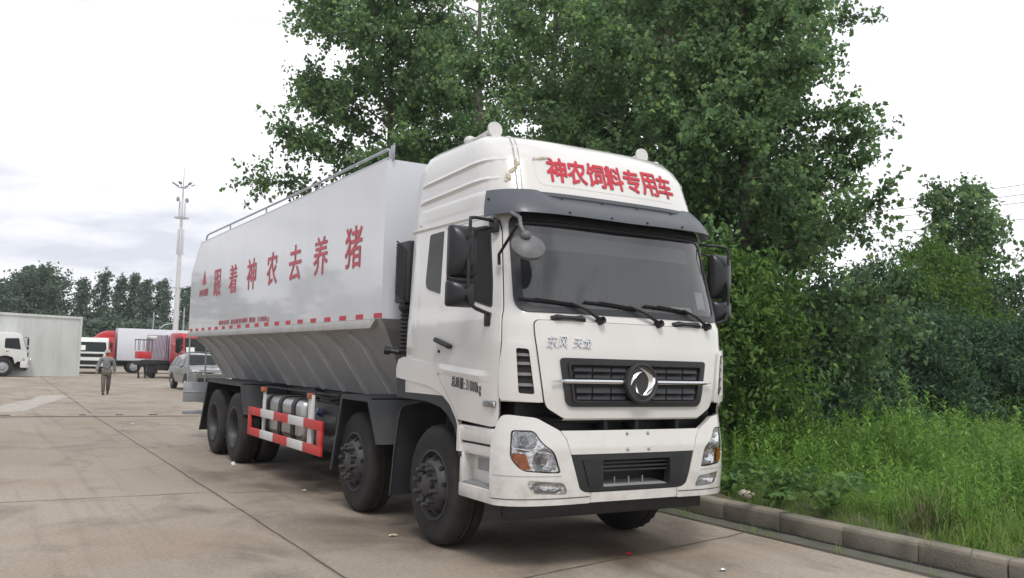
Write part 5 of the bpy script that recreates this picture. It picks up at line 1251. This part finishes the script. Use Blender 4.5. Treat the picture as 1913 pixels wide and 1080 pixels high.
M['bark'] = pmat('grey_bark', (.13, .115, .095), .9, scale=6, var=.4, bump=.01, bscale=20, stretch=(1, 1, .3))
M['stem'] = pmat('green_stem', (.08, .12, .04), .8, var=.3)

def np_mesh(name, V, F, mat, parent=None, loc=None, mats=None, mi=None):
    me = bpy.data.meshes.new(name); nv, nf, k = len(V), len(F), F.shape[1]
    me.vertices.add(nv); me.vertices.foreach_set('co', V.astype(np.float32).ravel())
    me.loops.add(nf * k); me.loops.foreach_set('vertex_index', F.astype(np.int32).ravel())
    me.polygons.add(nf); me.polygons.foreach_set('loop_start', np.arange(0, nf * k, k, dtype=np.int32))
    for m_ in (mats or [mat]): me.materials.append(M[m_])
    if mi is not None: me.polygons.foreach_set('material_index', mi.astype(np.int32))
    me.update(calc_edges=True); me.validate()
    o = bpy.data.objects.new(name, me); COL.objects.link(o)
    if parent: o.parent = parent
    if loc is not None: o.location = loc
    return o
def leaves(rng, C, size, hang=.5, aspect=.85, fold=.25, dirs=None):
    """kite-shaped folded leaves, 2 quads each, one island per leaf"""
    n = len(C)
    ax = rng.normal(size=(n, 3)); ax[:, 2] -= hang * 1.6
    if dirs is not None: ax = ax * .45 + dirs
    ax /= np.linalg.norm(ax, axis=1)[:, None] + 1e-9
    nr = rng.normal(size=(n, 3)); nr[:, 2] += .5
    sd_ = np.cross(ax, nr); sd_ /= np.linalg.norm(sd_, axis=1)[:, None] + 1e-9
    up = np.cross(sd_, ax)
    s = size * rng.uniform(.5, 1.4, size=(n, 1)); w_ = s * aspect * .5
    base = C; tip = C + ax * s; l1 = C + ax * s * .38 - sd_ * w_ + up * s * fold; r1 = C + ax * s * .38 + sd_ * w_ + up * s * fold
    m0 = C + ax * s * .45
    V = np.stack([base, l1, tip, r1, m0], 1).reshape(-1, 3)
    b = np.arange(n)[:, None] * 5
    F = np.concatenate([b + np.array([[0, 1, 2, 4]]), b + np.array([[0, 4, 2, 3]])], 1).reshape(-1, 4)
    return V, F
def tree(name, label, loc, H, rad, zb, prof, nl, twigs, per, size, seed, leaf='poplar_leaf', tr=.16, group=None, cat='tree', up=.55, droop=.25, hang=.5, aspect=.85, twl=(.35, .9), lean=(0, 0), twig_wood=True, zmax=1e9, sector=None):
    rng = np.random.default_rng(seed); t = empty(name, loc); tag(t, label, cat, group)
    wood = MB(); wob = rng.normal(size=2) * .02
    tp = lambda z: np.array([lean[0] * z / H + .12 * math.sin(z * .5 + seed), lean[1] * z / H + .12 * math.cos(z * .4 + seed), z])
    wood.tube([tp(H * i / 9) for i in range(10)], [tr * (1 - i / 9 * .92) for i in range(10)], 8)
    C = []; D = []
    for i in range(nl):
        f = (i + rng.uniform(0, .9)) / nl; z0 = zb * .8 + (H * .97 - zb * .8) * f
        if z0 > zmax + 1: continue
        az = i * 2.39996 + rng.uniform(-.5, .5); L = rad * prof(f) * rng.uniform(.65, 1.15)
        upk = up * rng.uniform(.6, 1.3) + .25 * f
        b0 = tp(z0); dh = np.array([math.cos(az), math.sin(az), 0])
        pa = lambda q: b0 + dh * L * q + np.array([0, 0, L * (upk * q - droop * q * q)])
        side = np.array([-dh[1], dh[0], 0]) * rng.uniform(-.15, .15) * L
        pts = [pa(q) + side * q * q for q in (0, .33, .66, 1)]
        wood.tube(pts, [max(.012, tr * .32 * (1 - f * .6)), max(.009, tr * .2 * (1 - f * .6)), .010, .005], 4, cap=False)
        nt_ = max(2, int(twigs * (.45 + .55 * L / rad)))
        for k in range(nt_):
            q = .12 + .88 * rng.random() ** .75; p0 = pa(q) + side * q * q
            dv = rng.normal(size=3) + dh * .8 + np.array([0, 0, .25]); dv /= np.linalg.norm(dv)
            l = rng.uniform(*twl) * (.5 + .5 * min(1, L / rad + .3))
            if p0[2] > zmax: continue
            if twig_wood and rng.random() < .8: wood.tube([p0, p0 + dv * l * .5, p0 + dv * l - np.array([0, 0, l * .1])], [.007, .005, .003], 3, cap=False)
            n_ = per; s_ = rng.random((n_, 1)) ** .8
            C.append(p0 + dv * l * s_ - np.array([[0, 0, 1]]) * l * .12 * s_ ** 2 + rng.normal(size=(n_, 3)) * size * .55); D.append(np.repeat(dv[None], n_, 0))
    C = np.concatenate(C); V, F = leaves(rng, C, size, hang, aspect)
    wood.build('trunk', 'bark', t, 60, fix=False); np_mesh('crown', V, F, leaf, t)
    return t
def px(xp, t_, z=0.0):
    q = CAM + (ff + rr * ((xp - 956.5) / 1680.4) - uu * .07) * t_; return (q.x, q.y, z)
pop = lambda f: (.72 + .5 * min(1, f / .25)) * (1 - .62 * max(0, (f - .3) / .7) ** 1.3) * .85
cone = lambda f: 1.0 - 1.15 * max(0, f - .32)
ovl = lambda f: max(.12, math.sin(math.pi * (.12 + .86 * f)) ** .7)
bush = lambda f: max(.15, 1.0 - .75 * f ** 1.5)
gp = 'poplars in a row behind the kerb'
tree('poplar_tree', 'tall leafy poplar standing directly behind the truck windscreen and roof', (7.2, 6.6, .15), 14.5, 3.3, 1.6, pop, 74, 56, 21, .098, 1, group=gp, tr=.17, zmax=10.5)
tree('poplar_tree', 'tall poplar at the right end of the row, its ragged edge against white sky', (7.3, 4.5, .15), 11.6, 2.3, 1.0, cone, 68, 54, 21, .098, 2, group=gp, zmax=9.0)
tree('poplar_tree', 'tall poplar between the gap of sky and the truck roof lamps', (7.2, 11.0, .15), 15, 2.5, 3.0, pop, 64, 46, 20, .105, 3, group=gp, zmax=12)
tree('poplar_tree', 'tall poplar at the left end of the row reaching out over the tank', (6.8, 20.5, .15), 18, 3.9, 5.2, cone, 78, 50, 22, .15, 4, group=gp, tr=.2, zmax=16, twl=(.5, 1.2))
tree('poplar_tree', 'thin poplar with see-through crown seen in the sky gap above the cab roof', (7.6, 15.6, .15), 17, 2.0, 4.5, pop, 30, 9, 8, .13, 5, group=gp, zmax=14)
tree('poplar_tree', 'poplar of the second line seen between the two nearest poplars', (10.0, 9.6, .15), 14.5, 3.0, 1.5, pop, 56, 34, 15, .15, 6, group=gp, zmax=12)
tree('poplar_tree', 'poplar of the second line behind the tallest trunks above the cab', (11.5, 12.5, .15), 15.5, 3.4, 2.0, pop, 52, 30, 15, .16, 7, group=gp, zmax=14)
# shrubs and small trees towards the right
gs = 'dark shrubs behind the weeds'
SH = [(*px(1345, 14.3)[:2], 4.3, 1.5, 'light_leaf', 'bright green bush growing beside the truck mirror'), (*px(1405, 16.5)[:2], 2.8, 1.6, 'shrub_leaf', 'low dark bush behind the right mirror at the weed edge'), (*px(1475, 18)[:2], 3.9, 2.0, 'shrub_leaf', 'dark bush under the right end of the poplars'),
      (*px(1565, 19)[:2], 4.2, 2.1, 'shrub_leaf', 'broad dark shrub right of the last poplar'), (*px(1655, 20)[:2], 3.9, 2.1, 'shrub_leaf', 'dark spreading shrub left of the tall narrow tree foot'), (*px(1745, 21)[:2], 3.6, 2.1, 'shrub_leaf', 'dark shrub below the tall narrow tree'),
      (*px(1835, 22)[:2], 3.6, 2.2, 'shrub_leaf', 'dark shrub right of the tall narrow tree foot'), (*px(1925, 22)[:2], 3.6, 2.2, 'shrub_leaf', 'dark shrub at the right picture edge'), (*px(1696, 24)[:2], 5.1, 2.0, 'light_leaf', 'green bushy tree left of the tall narrow tree'), (*px(1757, 25)[:2], 6.1, 2.0, 'light_leaf', 'green round tree directly in front of the tall narrow tree'), (*px(1880, 27)[:2], 5.3, 2.4, 'shrub_leaf', 'feathery open tree at the right edge against the sky'), (*px(1620, 24)[:2], 5.2, 2.2, 'shrub_leaf', 'dark tree behind the right end of the poplars')]
for k, (x, y, H, r_, lf, lb) in enumerate(SH):
    tree('shrub' if H < 5 else 'bushy_tree', lb, (x, y, .1), H - .9, r_, .35, bush if H < 5 else ovl, 34 if H < 5 else 44, 22, 16, .13, 20 + k, leaf=lf, tr=.09, group=gs, cat='shrub' if H < 5 else 'tree', up=.35, droop=.35, hang=.3, aspect=.42, twl=(.4, 1.0), twig_wood=(k == 10))
tree('slender_tree', 'tall narrow tree rising above the bushes at right', px(1803, 28, .1), 7.4, 1.55, 2.0, pop, 44, 22, 13, .15, 41, leaf='poplar_leaf', tr=.12)
# far tree line beyond the yard
tree('round_tree', 'large round dark tree rising behind the steel container', px(58, 112), 11.6, 4.0, 2.0, ovl, 80, 28, 12, .32, 60, leaf='far_leaf', tr=.4, group='far trees', twl=(.8, 2.0), twig_wood=False, hang=.1)
tree('round_tree', 'dark tree cut by the left picture edge behind the container', px(-14, 118), 9.2, 3.6, 2.0, ovl, 60, 22, 10, .45, 61, leaf='far_leaf', tr=.4, group='far trees', twl=(.8, 2.0), twig_wood=False, hang=.1)
for k, (xp, t_, H, r_, lb) in enumerate([(148, 116, 12.2, 2.5, 'leftmost poplar of the far line beside the round tree'), (184, 118, 13.4, 2.5, 'tallest poplar of the far line with pointed top'), (216, 117, 12.6, 2.3, 'far poplar directly above the walking man'), (243, 118, 13.2, 2.2, 'narrow far poplar between the man and the street lamps'), (268, 116, 12.2, 2.3, 'far poplar above the white box body'), (299, 118, 12.4, 2.4, 'last far poplar left of the tall mast'), (345, 119, 11.6, 2.6, 'far tree between the tall mast and the feed tank')]):
    tree('far_poplar', lb, px(xp, t_), H - 1.2, r_ * .50, 1.5, pop, 46, 15, 9, .27, 70 + k, leaf='far_leaf', tr=.2, group='far trees', twl=(.35, .9), twig_wood=False, hang=.1)
for k, (xp, t_, H, r_, lb) in enumerate([(118, 104, 6.6, 3.2, 'low far bush right of the round tree'), (160, 102, 6.2, 3.0, 'low far bush behind the red cab roof'), (205, 103, 6.8, 3.2, 'low far bush behind the left end of the white box'), (248, 102, 6.0, 3.0, 'low far bush behind the middle of the white box'), (285, 104, 6.0, 3.0, 'low far bush behind the slim pole'), (325, 106, 6.0, 3.0, 'low far bush at the foot of the tall mast'), (20, 104, 6.0, 3.4, 'low far bush above the container top'), (70, 104, 6.2, 3.2, 'low far bush under the round tree')]):
    tree('far_bush', lb, px(xp, t_), H - 1.3, r_ * .85, .5, bush, 34, 16, 10, .36, 90 + k, leaf='far_leaf', tr=.15, group='far bushes', cat='bush', twl=(.6, 1.3), twig_wood=False, up=.4, hang=.1)
# woods far to the left, outside the picture: they show only as reflections in the tank side
rng_ = np.random.default_rng(9); C = []
for k in range(46):
    a = R(96 + k * 1.75); d_ = rng_.uniform(95, 125); c_ = np.array([-4.8 + d_ * math.cos(a), -7 + d_ * math.sin(a), 0]); hh = rng_.uniform(7, 13)
    q_ = rng_.normal(size=(420, 3)); q_ /= np.linalg.norm(q_, axis=1)[:, None]; C.append(c_ + np.array([0, 0, hh * .55]) + q_ * np.array([3.6, 3.6, hh * .45]) * rng_.uniform(.7, 1, (420, 1)))
Vw, Fw = leaves(rng_, np.concatenate(C), .9, .1, .9); ow = np_mesh('woods', Vw, Fw, 'far_leaf'); tag(ow, 'distant green woods beyond the yard to the left of the steel container', 'woods', kind='stuff')
# white fence glimpsed behind the shrubs
fe = empty('white_fence', (16, 16, .1), math.atan2(-8, 22)); tag(fe, 'white bar fence glimpsed through the dark shrubs', 'fence')
mb = MB()
for z in (.5, 1.9): mb.span((-6, -.02, z), (24, .02, z + .06))
mb.build('rail', 'wht_paint', fe); mb = MB()
for i in range(190): mb.span((-6 + i * .16, -.012, .1), (-5.97 + i * .16, .012, 2.1))
mb.build('bars', 'wht_paint', fe, 0)
# overhead wires
for k, (z0, dx, s_) in enumerate([(15.0, 0, 0), (14.4, .6, 0), (13.9, 1.2, 0), (12.7, 0, .0)]):
    a = Vector(px(1280, 78, z0)); b = Vector(px(2500, 48, z0 + .2)); mb = MB()
    mb.tube([a.lerp(b, t) + Vector((dx * .3, dx, -.9 * 4 * t * (1 - t))) for t in np.linspace(0, 1, 30)], .02, 5); o = mb.build('power_line', 'dark_steel'); tag(o, 'thin overhead wire, ' + ['topmost', 'second', 'third', 'lowest'][k] + ' of four crossing the sky at right', 'wire', 'overhead wires')

# weeds
def blade(base, az, el, L, w0, bend, n=3):
    """narrow tapering leaf as quads"""
    d = np.array([math.cos(az) * math.cos(el), math.sin(az) * math.cos(el), math.sin(el)]); sd_ = np.array([-math.sin(az), math.cos(az), 0]); V = []
    for i in range(n + 1):
        t = i / n; p = base + d * L * t - np.array([0, 0, bend * L * t * t]); w_ = w0 * (1 - t) ** .7 * (.35 + .65 * min(1, t * 4 + .3))
        V += [p - sd_ * w_ / 2, p + sd_ * w_ / 2]
    return V, [(2 * i, 2 * i + 1, 2 * i + 3, 2 * i + 2) for i in range(n)]
def weed_tpl(seed, H, nleaf, Lf, wf, spread=.45):
    rg = np.random.default_rng(seed); V = []; F = []; ph = rg.uniform(0, 6); lean = rg.normal(size=2) * .06
    def addp(v, f):
        o = len(V); V.extend(v); F.extend([tuple(i + o for i in q) for q in f])
    st = [np.array([lean[0] * t * t * H, lean[1] * t * t * H, H * t]) for t in np.linspace(0, 1, 5)]
    for a in (0, 1.57):
        sdv = np.array([math.cos(a), math.sin(a), 0]) * .004; v = []
        for p in st: v += [p - sdv, p + sdv]
        addp(v, [(2 * i, 2 * i + 1, 2 * i + 3, 2 * i + 2) for i in range(4)])
    for i in range(nleaf):
        t = .12 + .88 * (i + rg.random()) / nleaf; p = np.array([lean[0] * t * t * H, lean[1] * t * t * H, H * t]); top = max(0, (t - .8) / .2)
        v, f = blade(p, ph + i * 2.4 + rg.normal() * .2, rg.uniform(.0, .55) + top * .75, Lf * rg.uniform(.75, 1.15) * (1.0 - .45 * top) * (.6 + .5 * t), wf, rg.uniform(.25, .7), 2); addp(v, f)
    return np.array(V), np.array(F)
def tuft_tpl(seed, nb, L, w0, bend=.6):
    rg = np.random.default_rng(seed); V = []; F = []
    for i in range(nb):
        o = len(V); v, f = blade(np.array([rg.normal() * .05, rg.normal() * .05, 0]), rg.uniform(0, 6.28), rg.uniform(.8, 1.45), L * rg.uniform(.5, 1.1), w0, rg.uniform(.1, bend), 3)
        V.extend(v); F.extend([tuple(k + o for k in q) for q in f])
    return np.array(V), np.array(F)
def scatter(name, tpls, pts, scl, seed, mat, label, cat):
    rg = np.random.default_rng(seed); VV = []; FF = []; o = 0
    for (x, y, z), s_ in zip(pts, scl):
        V, F = tpls[rg.integers(len(tpls))]; a = rg.uniform(0, 6.28); c, s2 = math.cos(a), math.sin(a); zs_ = s_ * rg.uniform(.9, 1.1)
        W = np.stack([(V[:, 0] * c - V[:, 1] * s2) * s_ + x, (V[:, 0] * s2 + V[:, 1] * c) * s_ + y, V[:, 2] * zs_ + z], 1); VV.append(W); FF.append(F + o); o += len(W)
    ob = np_mesh(name, np.concatenate(VV), np.concatenate(FF), mat); tag(ob, label, cat, kind='stuff'); return ob
rg = np.random.default_rng(77)
def inview(x, y, z=.6, mg=120):
    d = Vector((x, y, z)) - CAM; zz = d.dot(ff)
    return zz > 3 and -200 < 956 + 1680 * d.dot(rr) / zz < 1913 + mg
def clump(x, y): return .5 + .5 * math.sin(x * 1.1 + 1.3 * math.sin(y * .7)) * math.cos(y * .9 + .8 * math.sin(x * .6))
P = []; Sc = []
def fill(n, x0, x1, y0, y1, hfun):
    k = 0
    while k < n:
        x, y = rg.uniform(x0, x1), rg.uniform(y0, y1); k += 1
        if not inview(x, y): continue
        h = hfun(x, y)
        if h > .05: P.append((x, y, .13)); Sc.append(h)
def hf(x, y):
    c = clump(x, y); e = min(1, max(0, (x - 2.8) / 1.8))
    if c < .14: return .0 if rg.random() < .6 else rg.uniform(.25, .45)
    k = 1.4 if rg.random() < .07 else 1
    return (.30 + .48 * e) * (.62 + .55 * c) * rg.uniform(.6, 1.2) * k
fill(2100, 2.85, 6.2, -7, 8, hf); fill(3000, 6.2, 13, -6, 9, hf); fill(2600, 13, 26, -6, 10, lambda x, y: hf(x, y) * 1.1)
tw0 = [weed_tpl(130 + i, 1.0, 30, .20, .06) for i in range(4)] + [weed_tpl(140 + i, 1.0, 40, .24, .04) for i in range(3)]
tw1 = tw0 + [weed_tpl(100 + i, 1.0, 44 + 4 * i, .24, .034) for i in range(5)] + [weed_tpl(110 + i, 1.0, 64, .18, .024) for i in range(3)]
scatter('weeds', tw1, P, Sc, 5, 'weed_leaf', 'tall bright green weeds with narrow leaves filling the verge behind the kerb', 'weeds')
P = []; Sc = []
fill(3600, 2.64, 5.5, -7, 8, lambda x, y: rg.uniform(.35, .8)); fill(4200, 5.5, 16, -6, 9, lambda x, y: rg.uniform(.7, 1.3))
scatter('grass', [tuft_tpl(200 + i, 26, .36, .009) for i in range(5)], P, Sc, 6, 'grass_leaf', 'short green grass between the weeds and along the kerb top', 'grass')
# grass sprigs in the gutter
P = [(2.42 + rg.normal() * .02, y_, 0.005) for y_ in rg.uniform(-4, 6, 26)] + [(2.07 + rg.normal() * .015, y_, 0.005) for y_ in rg.uniform(-3, 3, 18)] + [(2.15 + rg.normal() * .08, .9 + rg.normal() * .35, .005) for _ in range(24)]
scatter('gutter_grass', [tuft_tpl(230 + i, 12, .26, .007) for i in range(3)], P, rg.uniform(.35, .8, len(P)), 8, 'grass_leaf', 'sparse grass sprigs growing from the gutter joints', 'grass')
# drooping tall grass clumps and bramble plants near the kerb: things of their own
def clump_plant(name, label, loc, n, L, seed, mat, cat, bend=1.1, w0=.011, r=.2, dry=0):
    rg2 = np.random.default_rng(seed); V = []; F = []
    for i in range(n):
        o = len(V); v, f = blade(np.array([rg2.normal() * r, rg2.normal() * r, 0]), rg2.uniform(0, 6.28), rg2.uniform(1.0, 1.5), L * rg2.uniform(.5, 1.1), w0, rg2.uniform(.2, bend), 5); V.extend(v); F.extend([tuple(k + o for k in q) for q in f])
    ob = np_mesh(name, np.array(V), np.array(F), mat, loc=loc); tag(ob, label, cat, 'grass clumps by the kerb'); return ob
M['dry_leaf'] = leafmat('half_dry_blades', [(0, (.06, .10, .03)), (.5, (.10, .15, .045)), (.75, (.20, .17, .09)), (1, (.30, .24, .14))], .25)
clump_plant('grass_clump', 'tall drooping grass clump with brown dry stems at the kerb', (3.05, -2.12, .15), 200, .95, 1, 'dry_leaf', 'grass clump', r=.16)
clump_plant('grass_clump', 'bright green arching grass clump at the right picture edge', (3.35, -2.95, .15), 260, .75, 2, 'grass_leaf', 'grass clump', w0=.014)
clump_plant('grass_clump', 'low green grass clump on the kerb right of the dry one', (3.0, -2.75, .15), 300, .55, 3, 'grass_leaf', 'grass clump', w0=.012)
clump_plant('grass_clump', 'leaning tall green grass clump behind the dry one', (3.5, -1.9, .15), 180, 1.1, 4, 'weed_leaf', 'grass clump', w0=.012)
def bramble(label, loc, seed, R_=.5, n=9):
    rg2 = np.random.default_rng(seed); t = empty('bramble', loc); tag(t, label, 'plant', 'leafy plants by the kerb'); mb = MB(); C = []; D = []
    for i in range(n):
        az = rg2.uniform(0, 6.28); L = R_ * rg2.uniform(.6, 1.2); h = rg2.uniform(.15, .34); pts = [np.array([math.cos(az) * L * q, math.sin(az) * L * q, h * 4 * q * (1 - q * .75)]) for q in np.linspace(0, 1, 7)]
        mb.tube(pts, .004, 4)
        for q in pts[1:]:
            for k in range(4): C.append(q + rg2.normal(size=3) * .025); D.append(np.array([rg2.normal(), rg2.normal(), rg2.uniform(-.1, .3)]))
    mb.build('stems', 'stem', t, 60); C = np.array(C); D = np.array(D); D /= np.linalg.norm(D, axis=1)[:, None]; V, F = leaves(rg2, C, .105, 0, .62, .08, D); np_mesh('foliage', V, F, 'broad_leaf', t)
bramble('broad-leaved bramble hanging over the kerb right of the pale stone', (2.86, -.42, .16), 1)
bramble('broad-leaved bramble left of the pale stone behind the kerb', (2.95, .45, .16), 2, .45)
bramble('low broad-leaved plant by the kerb near the truck bumper', (2.85, .95, .16), 3, .35, 7)
bramble('sprawling broad-leaved plant at the kerb before the dry grass clump', (2.88, -1.05, .16), 4, .5)

# ------------------------------------------------------------ thin summer haze
hz = bpy.data.materials.new('haze_air'); hz.use_nodes = True; hz.node_tree.nodes.clear()
ho = hz.node_tree.nodes.new('ShaderNodeOutputMaterial'); pv = hz.node_tree.nodes.new('ShaderNodeVolumePrincipled')
pv.inputs['Color'].default_value = (.93, .96, 1, 1); pv.inputs['Density'].default_value = .00045; pv.inputs['Anisotropy'].default_value = .2
hz.node_tree.links.new(pv.outputs[0], ho.inputs['Volume'])
mb = MB(); mb.span((-242, -72, -1.2), (242, 262, 23)); hb = mb.build('haze', hz, None, 0, kind='stuff'); hb['label'] = 'thin pale summer haze over the yard'; hb['category'] = 'haze'
